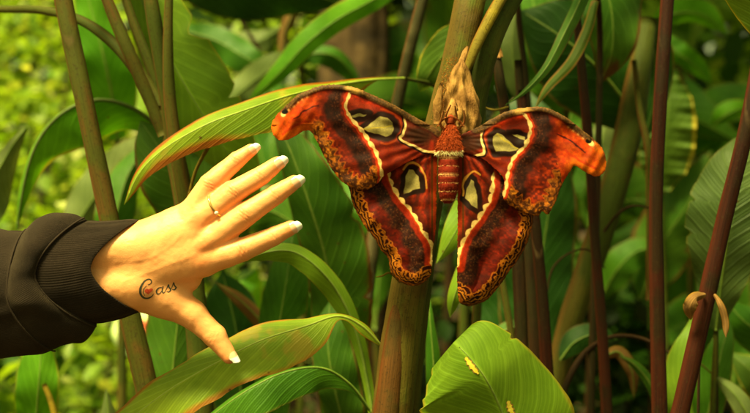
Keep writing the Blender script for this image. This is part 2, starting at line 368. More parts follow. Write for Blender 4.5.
def leaf(parent, mid, prof, mat, fl=15, fr=15, curl=12, wave=.004, wf=16, seed=0, notch=(), rib=.0011, ribmat=None, name='leaf', NU=64, NV=10, ribt=(0, .97), roll=0):
    """broad leaf along mid (x, y, d); prof rows (t, width left, width right) in pixels; fl/fr fold away from the eye in degrees"""
    M = cr([tuple(pw(*p[:3])) for p in mid], 16); s = np.r_[0, np.cumsum(np.linalg.norm(np.diff(M, axis=0), axis=1))]; L = s[-1]
    tt = np.linspace(0, 1, NU); C_ = np.stack([np.interp(tt * L, s, M[:, i]) for i in range(3)], -1)
    T = np.gradient(C_, axis=0); T /= np.linalg.norm(T, axis=1)[:, None]
    E_ = C_ - np.array([0, 0, H]); E_ /= np.linalg.norm(E_, axis=1)[:, None]
    n = -E_ + (E_ * T).sum(1)[:, None] * T; n /= np.linalg.norm(n, axis=1)[:, None]; r = np.cross(T, n)
    if roll:
        a = R(roll); r, n = r * math.cos(a) + n * math.sin(a), n * math.cos(a) - r * math.sin(a)
    pr = np.array(prof, float); pc = cr(pr, 8); wl = np.clip(np.interp(tt, pc[:, 0], pc[:, 1]), 0, None); wr = np.clip(np.interp(tt, pc[:, 0], pc[:, 2]), 0, None)
    sc = S * C_[:, 1]; rg = np.random.default_rng(seed + 500); ph = rg.uniform(0, 6, 6)
    for (t0, side, hw, dep) in notch:
        k = 1 - dep * np.clip(1 - np.abs(tt - t0) / hw, 0, 1) ** .7
        if side < 0: wl = wl * k
        else: wr = wr * k
    vs_ = np.r_[-np.linspace(1, 0, NV, endpoint=False), 0, np.linspace(0, 1, NV + 1)[1:]]; V = np.zeros((NU, len(vs_), 3)); UV = np.zeros((NU, len(vs_), 2))
    F1 = lambda f: np.broadcast_to(np.interp(tt, np.linspace(0, 1, np.size(f)), np.atleast_1d(f)), (NU,))
    for j, v in enumerate(vs_):
        side = -1 if v < 0 else 1; w = (wl if v < 0 else wr) * sc; f = F1(fl if v < 0 else fr); av = abs(v); m = np.linspace(0, av, 9); ang = np.radians(f[:, None] + curl * m[None])
        off = w * (np.trapz(np.cos(ang), m, axis=1) if av > 0 else 0); dn = -w * (np.trapz(np.sin(ang), m, axis=1) if av > 0 else 0)
        wav = wave * av ** 1.5 * (np.sin(tt * wf * L * 3 + ph[0] + side) + .6 * np.sin(tt * wf * L * 7.3 + ph[1] + side * 2)) * np.clip(w / .02, 0, 1)
        rag = (vn(tt * L * 400 + seed * 7, np.full(NU, side * 5.), 3.2, 64) - .5) * .05 * (av > .99)
        V[:, j] = C_ + r * (side * off * (1 + rag))[:, None] + n * (dn + wav)[:, None]; UV[:, j, 0] = tt * L; UV[:, j, 1] = v
    o = mk(name, V.reshape(-1, 3), grid_faces(NU, len(vs_)), mat, parent, uv=UV.reshape(-1, 2))
    if rib:
        k = (tt >= ribt[0]) & (tt <= ribt[1]); P = C_[k] + n[k] * rib * -.25; v_, f_, u_ = tube(P, np.linspace(rib, rib * .35, len(P)), 8)
        mk('midrib', v_, f_, ribmat or M_rib, o, uv=u_)
    return o
LANCE = lambda a, b=None: [(0, a * .08, (b or a) * .08), (.08, a * .45, (b or a) * .45), (.28, a * .95, (b or a) * .95), (.5, a, b or a), (.75, a * .72, (b or a) * .72), (.92, a * .28, (b or a) * .28), (1, 0, 0)]

L_bright = leaf_mat('leaf_bright', (0.115, 0.224, 0.010), (0.189, 0.316, 0.018), edge=(.30, .26, .02), edge_w=.03, trans=.4, bumpk=.14)
L_burn = leaf_mat('leaf_bright_burnt_edge', (0.158, 0.270, 0.010), (0.290, 0.400, 0.025), edge=(.36, .15, .012), edge_w=.10, trans=.30, patch=(.34, .30, .03), patch_amt=.06)
L_burn2 = leaf_mat('leaf_scorched_edge', (0.132, 0.230, 0.008), (0.238, 0.340, 0.018), edge=(.30, .09, .008), edge_w=.19, trans=.38, patch=(.34, .32, .03), patch_amt=.05)
L_mid = leaf_mat('leaf_mid', (0.031, 0.115, 0.004), (0.064, 0.178, 0.008), edge_w=.04, trans=.35)
L_dull = leaf_mat('leaf_dull', (0.032, 0.104, 0.005), (0.066, 0.152, 0.010), edge=(.12, .05, .012), edge_w=.06, trans=.30, patch=(.10, .045, .012), patch_amt=.0)
L_dark = leaf_mat('leaf_dark', (0.012, 0.050, 0.004), (0.022, 0.079, 0.006), edge=(.14, .09, .02), edge_w=.04, trans=.25)
L_pale = leaf_mat('leaf_pale', (0.100, 0.150, 0.035), (0.170, 0.220, 0.070), edge_w=.05, trans=.3, vfreq=70)
L_fresh = leaf_mat('leaf_fresh', (0.076, 0.260, 0.006), (0.145, 0.380, 0.012), edge=(.3, .3, .03), edge_w=.05, trans=.5)
L_dry = leaf_mat('leaf_dry', (0.130, 0.065, 0.020), (0.260, 0.140, 0.045), edge=(.08, .03, .01), edge_w=.2, trans=.2, rough=.8, spec=.1)
L_tail = leaf_mat('leaf_yellow_rim', (0.055, 0.120, 0.010), (0.110, 0.200, 0.020), edge=(.62, .50, .05), edge_w=.06, trans=.35)
M_rib = simple_mat('midrib', (.10, .17, .02), (.15, .22, .03), 120, .5, .2)
M_rib2 = simple_mat('midrib_pale', (.24, .32, .04), (.32, .40, .06), 120, .5, .2)
S_red = stem_mat('cane_reddish', (.060, .062, .008), (.095, .050, .010), (.055, .065, .008), redside=(.16, .045, .012))
S_green = stem_mat('cane_green', (.050, .068, .007), (.080, .066, .010), (.040, .058, .007), redside=(.11, .045, .010))
S_main = stem_mat('cane_main', (.070, .092, .010), (.115, .085, .013), (.085, .048, .009), redside=(.13, .075, .015))
S_dred = stem_mat('cane_dark_red', (.016, .0045, .002), (.036, .008, .003), (.016, .010, .003), redside=(.075, .014, .005))
S_huskbrown = stem_mat('cane_husk', (.085, .040, .010), (.14, .055, .012), (.06, .045, .010))
S_grey = stem_mat('cane_grey', (.06, .052, .02), (.12, .10, .045), (.03, .03, .010))
S_yel = stem_mat('cane_yellow', (.24, .19, .012), (.34, .22, .02), (.13, .10, .012))
S_brown = stem_mat('cane_brown', (.018, .010, .004), (.04, .02, .007), (.02, .018, .005), redside=(.05, .018, .006))
exec_plants = True

# --- left: reddish leaning cane
p = plant('ginger_plant', 'leaning reddish brown cane in front of the left clearing, passing behind the sleeve', 'plant', 178, 1.12)
stem(p, [(48, -130, 1.14), (60, -20, 1.13), (82, 90, 1.12), (103, 190, 1.12), (124, 290, 1.12), (146, 385, 1.12), (154, 430, 1.12)], [8.2, 9.2, 9.6, 10.4, 11.4, 12], S_red)
leaf(p, [(48, -130, 1.14), (20, -220, 1.2), (-60, -280, 1.3), (-150, -270, 1.4)], LANCE(55), L_mid, seed=1)
# --- left: forked cane cluster
p = plant('ginger_plant', 'green and brown forked cane with four petioles rising above the hand', 'plant', 205, 1.16)
stem(p, [(166, 105, 1.16), (174, 150, 1.16), (184, 200, 1.16), (192, 270, 1.16), (198, 340, 1.16), (203, 430, 1.16)], [7.5, 9.6, 10.4, 11, 11.5, 12], S_green)
stem(p, [(-30, 4, 1.3), (0, 9, 1.27), (40, 10, 1.24), (80, 20, 1.2), (112, 42, 1.18), (138, 72, 1.17), (158, 105, 1.165), (173, 145, 1.16)], [3.6, 4, 4.6, 5.4, 6.2, 7.2, 6.5], S_green, 'petiole', False)
stem(p, [(96, -30, 1.15), (112, 12, 1.15), (128, 50, 1.15), (146, 92, 1.155), (164, 135, 1.16)], [5, 6, 6.6, 6.4, 6], S_red, 'petiole', False)
stem(p, [(146, -30, 1.14), (154, 20, 1.14), (164, 80, 1.145), (172, 130, 1.15), (182, 175, 1.155)], [6.5, 7.6, 7.6, 7.2, 7], S_green, 'petiole', False)
stem(p, [(170, -30, 1.13), (168, 40, 1.13), (170, 100, 1.135), (178, 160, 1.14), (188, 215, 1.15)], [3.8, 5, 6.2, 7.4, 7.6], S_red, 'petiole', False)
stem(p, [(116, -30, 1.18), (132, 18, 1.18), (148, 60, 1.18), (160, 100, 1.18)], [4, 4.5, 5, 4], S_green, 'petiole', False)
leaf(p, [(-30, 4, 1.3), (-90, 10, 1.36), (-160, 50, 1.44), (-210, 120, 1.5)], LANCE(48), L_mid, seed=2)
leaf(p, [(96, -30, 1.15), (70, -110, 1.2), (20, -170, 1.3)], LANCE(50), L_mid, seed=3)
leaf(p, [(170, -30, 1.13), (190, -130, 1.2), (250, -200, 1.3)], LANCE(50), L_mid, seed=4)
# broad leaf of the same plant, behind
leaf(p, [(128, -40, 1.26), (150, 20, 1.25), (185, 85, 1.25), (225, 150, 1.27), (262, 205, 1.3)], [(0, 20, 10), (.2, 38, 22), (.5, 46, 34), (.8, 30, 30), (1, 0, 0)], L_bright, fl=6, fr=14, wave=.003, seed=5, notch=((.33, -1, .05, .35), (.6, -1, .015, .3), (.5, 1, .02, .25)))
leaf(p, [(232, 262, 1.3), (212, 215, 1.28), (172, 165, 1.27), (140, 120, 1.28)], [(0, 10, 10), (.3, 40, 46), (.6, 44, 44), (.85, 26, 20), (1, 0, 0)], L_dull, fl=10, fr=4, seed=6, wave=.003)
# lower green leaf pillar under the palm
leaf(p, [(168, 440, 1.3), (172, 380, 1.29), (178, 320, 1.29), (186, 262, 1.29)], [(0, 30, 30), (.4, 34, 30), (.8, 30, 24), (1, 10, 10)], L_dull, fl=16, fr=16, seed=7, wave=.002)

# --- long leaf with the burnt lower edge
p = plant('ginger_plant', 'long arching leaf with yellow and brown burnt lower edge above the fingers', 'plant', 330, 1.2)
leaf(p, [(404, 78, 1.25), (370, 80, 1.2), (330, 86, 1.15), (290, 95, 1.11), (245, 110, 1.09), (205, 125, 1.08), (165, 148, 1.08), (140, 172, 1.08), (124, 205, 1.09)],
     [(0, .5, .5), (.14, 2, 3), (.3, 25, 6), (.48, 32, 12), (.66, 25, 14), (.84, 15, 9), (.94, 7, 5), (1, 0, 0)], L_burn2, fl=[25, 15, 10], fr=[10, 20, 25], curl=14, wave=.0012, seed=8, rib=.0011, ribmat=M_rib2, NU=90, roll=-22)
stem(p, [(404, 78, 1.25), (440, 90, 1.3), (470, 140, 1.35), (480, 240, 1.35), (470, 430, 1.35)], [1.5, 2.2, 3, 4, 5], S_green, 'petiole')
stem(p, [(222, 128, 1.09), (211, 143, 1.09), (202, 158, 1.1), (194, 176, 1.11), (186, 210, 1.12)], [2.8, 2.2, 1.8, 1.8, 1.6], S_yel, 'stalk', False)

# --- arching leaf across the clearing
p = plant('ginger_plant', 'arching pale rimmed leaf hanging over the left clearing behind the reddish cane', 'plant', 190, 1.42)
leaf(p, [(176, 150, 1.4), (155, 124, 1.38), (128, 106, 1.36), (96, 100, 1.34), (64, 112, 1.33), (40, 138, 1.33), (26, 175, 1.34), (16, 232, 1.36)],
     [(0, 4, 3), (.15, 18, 4), (.35, 44, 4), (.55, 42, 5), (.72, 20, 6), (.86, 9, 6), (1, 0, 0)], L_fresh, fl=[20, 6, 6, 40], fr=[50, 60, 40], curl=14, wave=.003, seed=9, rib=.0026, ribmat=L_pale)
leaf(p, [(26, 128, 1.4), (10, 150, 1.4), (-10, 190, 1.4), (-20, 240, 1.4)], [(0, 2, 2), (.3, 16, 10), (.7, 26, 20), (1, 5, 5)], L_pale, seed=10, fl=30, fr=30)
stem(p, [(176, 150, 1.4), (190, 200, 1.42), (194, 300, 1.42), (194, 430, 1.42)], [3, 4, 5, 6], S_green)
leaf(p, [(104, 268, 1.5), (116, 215, 1.5), (128, 175, 1.52), (150, 140, 1.55)], LANCE(26), L_mid, fl=30, fr=40, seed=11)
leaf(p, [(60, 250, 1.7), (100, 190, 1.7), (140, 150, 1.7), (180, 130, 1.7)], LANCE(24), L_pale, seed=12)
# bright leaf behind the petioles
p = plant('broad_leaf_plant', 'fresh yellow green backlit leaf between the reddish cane and the forked petioles', 'plant', 120, 1.75)
leaf(p, [(118, 140, 1.75), (112, 95, 1.72), (102, 50, 1.7), (86, -10, 1.7)], [(0, 8, 8), (.25, 24, 26), (.6, 26, 30), (1, 14, 16)], L_fresh, seed=13, rib=.002)
stem(p, [(118, 140, 1.75), (122, 230, 1.75), (122, 430, 1.75)], [3, 4, 5], S_green)
leaf(p, [(122, 230, 1.75), (100, 260, 1.72), (80, 300, 1.72), (62, 350, 1.74)], LANCE(22), L_mid, seed=14)

# --- lower left things
p = plant('broad_leaf_plant', 'bright upright striped leaf under the sleeve at bottom left', 'plant', 36, 1.35)
leaf(p, [(34, 470, 1.35), (36, 420, 1.34), (39, 380, 1.33), (42, 335, 1.34)], [(0, 14, 14), (.3, 20, 20), (.7, 23, 20), (1, 12, 8)], L_fresh, fl=8, fr=8, seed=15, rib=.0012)
stem(p, [(34, 460, 1.35), (34, 520, 1.35)], [3, 4], S_green)
stem(p, [(44, 384, 1.3), (52, 405, 1.3), (60, 440, 1.3)], [2.6, 3, 3.4], S_yel, 'stalk')
p = plant('broad_leaf_plant', 'greyish pointed leaf tip at the bottom beside the reddish cane', 'plant', 104, 1.3)
leaf(p, [(112, 470, 1.3), (110, 430, 1.3), (106, 388, 1.3)], [(0, 16, 16), (.5, 12, 12), (1, 0, 0)], L_pale, seed=16)
stem(p, [(112, 460, 1.3), (110, 520, 1.3)], [3, 3], S_green)
# caladium with orange heart
N_ = NT('caladium_leaf'); uvn = N_.uv(); sp_ = N_.n('ShaderNodeSeparateXYZ'); N_.put(sp_.inputs[0], uvn); nn = N_.noise(30, N_.obj(), 3)
rv = N_.math('ADD', sp_.outputs[0], N_.math('MULTIPLY', N_.math('SUBTRACT', nn, .5), .25))
N_.base(N_.ramp(rv, [(0, (.75, .45, .10)), (.25, (.70, .16, .06)), (.52, (.62, .13, .06)), (.62, (.50, .62, .25)), (.9, (.55, .70, .30)), (1, (.25, .40, .10))]), .5, .3)
p = plant('caladium', 'round pale leaf with an orange red centre behind the cane under the wrist', 'plant', 140, 1.9)
V = []; UV = []; nr, na = 10, 40
for i in range(nr):
    for j in range(na):
        a = 2 * math.pi * j / na; q = i / (nr - 1); V.append(pw(137 + 27 * q * math.cos(a), 331 + 24 * q * math.sin(a) * (1 + .15 * math.sin(a)), 1.9, -5 * q * q + 1.2 * q * math.sin(5 * a))); UV.append((q, j / na))
mk('leaf', np.array(V), grid_faces(nr, na, True), N_.m, p, uv=np.array(UV))
stem(p, [(137, 333, 1.905), (139, 380, 1.92), (140, 440, 1.92)], [2, 2.4, 3], S_green, 'petiole')

# --- bottom left near leaf and its darker neighbour
p = plant('ginger_plant', 'broad striped leaf with orange brown lower edge under the thumb', 'plant', 330, 1.1)
leaf(p, [(382, 346, 1.06), (362, 326, 1.05), (338, 316, 1.04), (306, 326, 1.03), (262, 340, 1.02), (218, 362, 1.01), (172, 388, 1.0), (128, 420, 1.0), (80, 452, 1.0)],
     [(0, 1, 1), (.08, 8, 6), (.17, 4, 4), (.25, 24, 11), (.36, 37, 20), (.55, 34, 25), (.75, 33, 24), (.92, 18, 15), (1, 0, 0)], L_burn, fl=[10, 5, 12], fr=[20, 10, 12], curl=10, wave=.0018, seed=18, rib=.0011, ribmat=M_rib2, NU=100, roll=-30)
stem(p, [(382, 346, 1.06), (392, 362, 1.09), (392, 400, 1.12), (380, 440, 1.14)], [1.4, 2, 3, 4], S_green, 'petiole')
leaf(p, [(372, 412, 1.12), (350, 384, 1.11), (322, 368, 1.1), (286, 372, 1.09), (248, 390, 1.08), (206, 420, 1.08), (170, 450, 1.08)],
     [(0, 2, 2), (.12, 5, 5), (.3, 24, 6), (.55, 30, 9), (.8, 24, 10), (1, 0, 0)], L_mid, fl=[20, 5, 5], fr=[60, 50, 50], curl=16, wave=.002, seed=19, rib=.0011, roll=-15)
stem(p, [(372, 412, 1.12), (380, 440, 1.14), (380, 480, 1.15)], [2, 3, 4], S_green, 'petiole')

# --- middle: leaves between hand and moth
p = plant('ginger_plant', 'bright narrow leaf arching down from the index fingertip', 'plant', 372, 1.18)
leaf(p, [(376, 440, 1.17), (368, 385, 1.17), (357, 335, 1.16), (340, 296, 1.15), (318, 268, 1.14), (294, 252, 1.14), (268, 252, 1.14), (240, 262, 1.15)],
     [(0, 4, 4), (.2, 5, 6), (.4, 9, 8), (.58, 14, 10), (.75, 15, 9), (.9, 9, 7), (1, 0, 0)], L_bright, fl=16, fr=22, wave=.0015, seed=20, rib=.0017, NU=80)
p = plant('ginger_plant', 'large dull green leaf hanging behind the left hindwing', 'plant', 345, 1.32)
leaf(p, [(345, 440, 1.36), (340, 380, 1.34), (334, 320, 1.32), (326, 260, 1.3), (308, 200, 1.28), (290, 150, 1.28), (270, 110, 1.3)],
     [(0, 20, 26), (.2, 26, 32), (.45, 22, 44), (.65, 22, 44), (.85, 14, 24), (1, 0, 0)], L_dull, fl=10, fr=8, wave=.003, seed=21, rib=.0022, NU=80, notch=((.55, -1, .03, .4), (.42, 1, .012, .22), (.63, 1, .02, .15), (.3, 1, .02, .18)))
leaf(p, [(345, 430, 1.3), (334, 385, 1.28), (328, 345, 1.28), (330, 300, 1.3)], [(0, 14, 22), (.4, 18, 28), (.8, 14, 20), (1, 0, 0)], L_dull, fl=6, fr=6, seed=22)
stem(p, [(345, 430, 1.36), (345, 520, 1.36)], [4, 5], S_green)
p = plant('ginger_plant', 'notched mid green leaf with brown hole below the index finger', 'plant', 290, 1.36)
leaf(p, [(268, 420, 1.36), (272, 370, 1.35), (280, 320, 1.34), (288, 270, 1.34), (294, 225, 1.36)], [(0, 14, 20), (.3, 18, 24), (.6, 22, 26), (.85, 14, 18), (1, 0, 0)], L_mid, fl=5, fr=8, seed=23, notch=((.5, 1, .06, .6), (.32, 1, .04, .5)), wave=.002)
leaf(p, [(245, 440, 1.42), (240, 380, 1.42), (236, 330, 1.42), (222, 270, 1.42)], [(0, 20, 24), (.4, 36, 30), (.8, 30, 26), (1, 0, 0)], L_dark, seed=24)
leaf(p, [(288, 350, 1.40), (262, 322, 1.40), (240, 300, 1.40), (215, 282, 1.40)], [(0, 3, 3), (.3, 10, 9), (.7, 9, 8), (1, 0, 0)], L_dry, seed=25, curl=50)
stem(p, [(268, 420, 1.36), (276, 520, 1.36)], [3, 4], S_green)
p = plant('ginger_plant', 'bright veined leaf showing between the fingertips and the left forewing', 'plant', 325, 1.5)
leaf(p, [(338, 260, 1.5), (326, 215, 1.5), (318, 180, 1.5), (312, 140, 1.52)], [(0, 16, 12), (.4, 30, 24), (.75, 22, 18), (1, 0, 0)], L_mid, seed=26, fl=5, fr=5)
leaf(p, [(330, 250, 1.6), (280, 215, 1.6), (240, 200, 1.6), (206, 160, 1.6)], [(0, 10, 10), (.4, 26, 26), (.75, 22, 20), (1, 0, 0)], L_dull, seed=27)
stem(p, [(338, 260, 1.5), (336, 350, 1.5), (330, 440, 1.5)], [3, 4, 5], S_green)

# --- upper left background blades
p = plant('broad_leaf_plant', 'long smooth green blade sweeping down to the left above the burnt leaf', 'plant', 400, 1.7)
leaf(p, [(420, -30, 1.6), (372, 0, 1.56), (336, 20, 1.54), (306, 44, 1.53), (284, 68, 1.53), (262, 90, 1.54), (246, 104, 1.56)],
     [(0, 8, 8), (.2, 11, 12), (.45, 13, 14), (.7, 11, 12), (.9, 5, 6), (1, 0, 0)], L_fresh, fl=18, fr=10, curl=6, wave=.002, seed=28, rib=.0008)
stem(p, [(420, -30, 1.6), (450, -40, 1.7), (470, 60, 1.75), (460, 430, 1.75)], [2, 3, 4, 5], S_green)
p = plant('broad_leaf_plant', 'dark broad leaf overhanging the top edge beside the bright blade', 'plant', 230, 1.9)
leaf(p, [(150, -46, 1.75), (200, -22, 1.74), (250, -10, 1.74), (300, -8, 1.76), (345, 4, 1.8)], [(0, 10, 14), (.3, 30, 34), (.6, 30, 32), (.85, 16, 20), (1, 0, 0)], L_dark, seed=29, fl=10, fr=20, wave=.004)
stem(p, [(150, -46, 1.75), (170, 60, 1.9), (210, 430, 1.95)], [3, 4, 5], S_brown)
p = plant('broad_leaf_plant', 'pale striped leaves behind the bright blade', 'plant', 300, 2.0)
leaf(p, [(222, 108, 1.9), (245, 88, 1.9), (275, 66, 1.9), (300, 58, 1.92)], [(0, 6, 6), (.4, 16, 16), (.8, 12, 12), (1, 0, 0)], L_pale, seed=30, fl=10, fr=10)
leaf(p, [(286, 66, 1.92), (310, 54, 1.9), (335, 56, 1.9), (354, 76, 1.92), (364, 100, 1.94)], [(0, 3, 3), (.3, 10, 12), (.6, 10, 14), (1, 0, 0)], L_mid, seed=31, fl=40, fr=10)
leaf(p, [(180, 30, 2.0), (215, 40, 1.98), (250, 60, 1.96), (285, 78, 1.98)], [(0, 6, 6), (.3, 16, 20), (.7, 14, 16), (1, 0, 0)], L_mid, seed=32)
leaf(p, [(222, 60, 2.15), (240, 46, 2.15), (262, 40, 2.15), (285, 24, 2.18)], [(0, 4, 4), (.4, 14, 16), (1, 0, 0)], L_pale, seed=33)
stem(p, [(300, 58, 1.95), (306, 150, 2.0), (300, 430, 2.0)], [2, 3, 4], S_green)
stem(p, [(240, 20, 2.1), (252, 38, 2.1), (262, 60, 2.1), (270, 100, 2.1)], [1.5, 2, 2, 2], S_brown, 'twig', False)
leaf(p, [(296, -10, 2.1), (292, 12, 2.1), (284, 34, 2.1), (280, 60, 2.1)], LANCE(7), L_dry, seed=34, curl=40)
# --- grey cane and its neighbours
p = plant('bamboo_cane', 'grey green cane leaning behind the gap above the left forewing', 'plant', 330, 1.38)
stem(p, [(436, -60, 1.36), (425, -10, 1.36), (412, 40, 1.36), (397, 105, 1.37), (382, 180, 1.38), (366, 300, 1.38), (356, 430, 1.38)], [5, 5.6, 6, 6.4, 7, 7], S_grey)
stem(p, [(452, 20, 1.45), (443, 80, 1.45), (430, 135, 1.45), (415, 240, 1.45), (400, 430, 1.45)], [2.4, 2.8, 3, 3, 4], S_grey, bx=.1)
p = plant('broad_leaf_plant', 'small rounded green leaf with yellow rim left of the main cane', 'plant', 440, 1.3)
leaf(p, [(478, 30, 1.28), (458, 40, 1.27), (442, 56, 1.27), (428, 76, 1.28), (420, 92, 1.3)], [(0, 6, 8), (.3, 18, 20), (.65, 16, 17), (.88, 7, 8), (1, 0, 0)], L_tail, seed=35, fl=8, fr=8, rib=.001)
stem(p, [(478, 30, 1.28), (484, 90, 1.32), (480, 250, 1.35), (470, 430, 1.35)], [1.6, 2, 3, 4], S_green)

# --- the main cane carrying the cocoon
p = plant('ginger_plant', 'thick main cane behind the moth with a yellow edged sheath beside the cocoon', 'plant', 375, 1.06)
stem(p, [(492, -140, 1.10), (478, -40, 1.07), (468, 10, 1.05), (458, 60, 1.045), (446, 110, 1.045), (434, 160, 1.045), (423, 210, 1.045), (412, 270, 1.045), (401, 340, 1.045), (390, 430, 1.045)], [13, 14.5, 15.5, 16, 16.5, 17.5, 18, 18.5, 19, 20, 21], S_main, seg=28)
stem(p, [(416, 238, 1.05), (406, 275, 1.042), (398, 320, 1.038), (392, 370, 1.036), (384, 440, 1.036)], [1, 6, 10, 12.5, 14], S_huskbrown, 'dry_sheath', False, seg=22)
stem(p, [(434, 150, 1.06), (429, 210, 1.062), (421, 270, 1.065), (412, 340, 1.065), (402, 430, 1.065)], [9, 11, 13, 14, 15], S_green, 'sheath', False, seg=24)
stem(p, [(540, -70, 1.10), (520, -20, 1.075), (500, 16, 1.06), (486, 50, 1.05), (475, 90, 1.05), (466, 140, 1.05), (456, 200, 1.05)], [10, 11.5, 12.5, 13.2, 14, 14, 10], S_green, 'sheath', False, seg=24)
stem(p, [(532, -70, 1.08), (511, -20, 1.055), (491, 16, 1.04), (476, 46, 1.032), (468, 66, 1.03), (461, 80, 1.028)], [5, 5.6, 6, 5.6, 4.2, 1.5], S_yel, 'sheath_edge', False, seg=16)
leaf(p, [(540, -70, 1.10), (580, -150, 1.12), (660, -220, 1.2), (760, -240, 1.3)], LANCE(60), L_mid, seed=36)
leaf(p, [(492, -140, 1.10), (470, -240, 1.2), (400, -320, 1.35)], LANCE(60), L_mid, seed=37)
# torn bract and thread at the base of the left hindwing
stem(p, [(376, 277, 1.02), (382, 276, 1.02), (390, 273, 1.02), (400, 282, 1.03)], [.5, .9, 1.1, 1.4], S_yel, 'bract', False)

# papery cocoon
coc = NT('cocoon_paper'); o_ = coc.obj(); n1 = coc.noise(55, o_, 5, .6); mp_ = coc.n('ShaderNodeMapping'); mp_.inputs['Scale'].default_value = (300, 300, 50); coc.put(mp_.inputs[0], o_); n2 = coc.noise(1, mp_.outputs[0], 4, .7)
cc_ = coc.mix(coc.rng(n1, .35, .68), (.19, .085, .018), (.40, .215, .055)); cc_ = coc.mix(coc.math('MULTIPLY', coc.rng(n2, .5, .75), .6), cc_, (.16, .075, .02)); coc.base(cc_, .75, .25); coc.bump(coc.math('ADD', n1, n2), .7, .002)
cocoon = thing('cocoon', pw(460, 80, 1.0), 'papery tan moth cocoon stuck to the main cane above the moth', 'cocoon')
rows = cr([(59, 461, 1.2, 1.5, 2), (63, 461, 3.6, 3, 2), (68, 460, 7, 6, 0), (78, 459.5, 11.5, 10, -4), (90, 460, 14.5, 13, -6), (104, 461, 17, 15, -7), (118, 461, 19, 16, -8), (128, 461, 19.5, 15, -8), (136, 460, 18, 13, -8)], 7); seg = 64; th = np.linspace(0, 2 * np.pi, seg, endpoint=False); V = []
for (y, cx, hw, hd, w) in rows:
    yy_ = np.full(seg, y)
    wr_ = 1 + (vn(np.cos(th) * 4 + 9, y * .10 + np.sin(th) * 4, 1, 71) - .5) * .34 + (vn(th * 9, yy_ * .25, 2.2, 72) - .5) * .20 + .03 * np.sin(th * 5 + y * .05)
    V.append(pw(cx + hw * np.cos(th) * wr_, y + (vn(th * 8, np.full(seg, 1.), 1.4, 73) - .5) * 9 * sm(122, 136, y), .995, w + hd * np.sin(th) * wr_))
mk('shell', np.vstack(V), grid_faces(len(rows), seg, True), coc.m, cocoon)
V, F, uv = tube(pw([461, 463, 465, 468], [62, 58, 52, 46], 1.0, [2, 2, 0, -4]), [.0022, .0024, .0022, .001], 12, .5); mk('stalk', V, F, coc.m, cocoon, uv=uv)
fl_ = [((452, 98, 10), (452, 110, 14), (450, 122, 15)), ((458, 100, 8), (457, 114, 13), (455, 127, 14)), ((441, 84, 9), (438, 104, 6), (436, 124, 4)), ((446, 112, 10), (449, 124, 11), (444, 134, 9))]
for q in fl_:
    q = cr(q, 6); V, F, uv = tube(pw(q[:, 0], q[:, 1], .997, q[:, 2]), np.interp(np.linspace(0, 1, len(q)), [0, .5, 1], [.0012, .0042, .0022]), 12, .4); V = V + rng.normal(0, .00025, V.shape); mk('paper_flap', V, F, coc.m, cocoon, uv=uv)
# ------------------------------------------------------------------ the moth (pattern is worked out per scale of the wing)
LF = [(440,131),(433,126),(420,120),(400,108.7),(386.7,102),(366.7,93),(353,88),(337,85.5),(323.7,86),(311.7,89.6),(298.3,95.3),(287.7,104),(279.7,111.3),(273,120),(271,126.7),(273,134),(278,139.5),(285,140.3),(294,137),(303,131.5),(310,131),(315,138),(320,147.4),(328,163),(339,178.8),(350,186.7),(362.5,190),(372,187.5),(379,182),(384,176),(396,169),(410.7,161),(428,154.5),(438,153)]
LH = [(438,150),(437,175),(436.5,200),(436,225),(434.8,240),(433,248.3),(432.3,268.3),(429.7,277.7),(421.7,284.3),(412.3,286.3),(403,283.7),(395,277.7),(390,269.7),(388.3,259),(381.7,251),(373.7,238),(366.7,229.3),(360,218.7),(353.3,205.3),(350,192.7),(349,180),(360,165),(400,150)]
RF = [(458,150),(456,138),(476.7,127.7),(490,119.7),(503.3,113),(516.7,109.4),(533.3,107.3),(546.7,109),(560,115),(573.3,124.3),(584,132.3),(594.7,141),(601,148),(605.5,158.7),(604.5,170),(599,175.5),(592,176.5),(581,170.5),(573,166),(569,171),(563,181),(559,190),(556,199),(551,208),(546,214.6),(541,211),(537,216),(530,215),(522,211.5),(512.7,207.3),(504.7,202),(501.5,194),(503,180),(492,167),(480,158),(468,154)]
RH = [(457,150),(457.7,199),(457.7,246),(457.5,275),(458.4,296),(461,304),(467,306.5),(475,306),(489,300),(496,292),(502,284),(510,272),(517.5,262),(524,251),(529,239),(532,228),(534,216),(530,205),(505,180),(480,150)]

def pdist(X, Y, P):
    P = np.asarray(P, float); best = np.full(X.shape, 1e9); side = np.zeros(X.shape); arc = np.zeros(X.shape); s0 = 0
    for a, b in zip(P[:-1], P[1:]):
        e = b - a; L = math.hypot(*e) + 1e-9
        t = np.clip(((X - a[0]) * e[0] + (Y - a[1]) * e[1]) / L ** 2, 0, 1)
        dx = X - a[0] - t * e[0]; dy = Y - a[1] - t * e[1]; dd = np.hypot(dx, dy)
        m = dd < best; best = np.where(m, dd, best)
        cs = (e[0] * (Y - a[1]) - e[1] * (X - a[0])); side = np.where(m, np.sign(cs), side)
        arc = np.where(m, s0 + t * L, arc); s0 += L
    return best, side, arc

def inpoly(X, Y, P):
    P = np.asarray(P, float); r = np.zeros(X.shape, bool)
    for a, b in zip(P, np.roll(P, -1, 0)):
        c = ((a[1] > Y) != (b[1] > Y)) & (X < (b[0] - a[0]) * (Y - a[1]) / (b[1] - a[1] + 1e-12) + a[0]); r ^= c
    return r

def sdpoly(X, Y, P, n=1):
    Q = cr(list(P) + [P[0]], n); dd, _, _ = pdist(X, Y, Q); return np.where(inpoly(X, Y, Q), -dd, dd)

def C(r, g, b): return np.array([r, g, b], float) / 255
def bl(img, m, c):
    c = np.asarray(c, float); m = np.clip(m, 0, 1)[..., None]; return img * (1 - m) + c * m

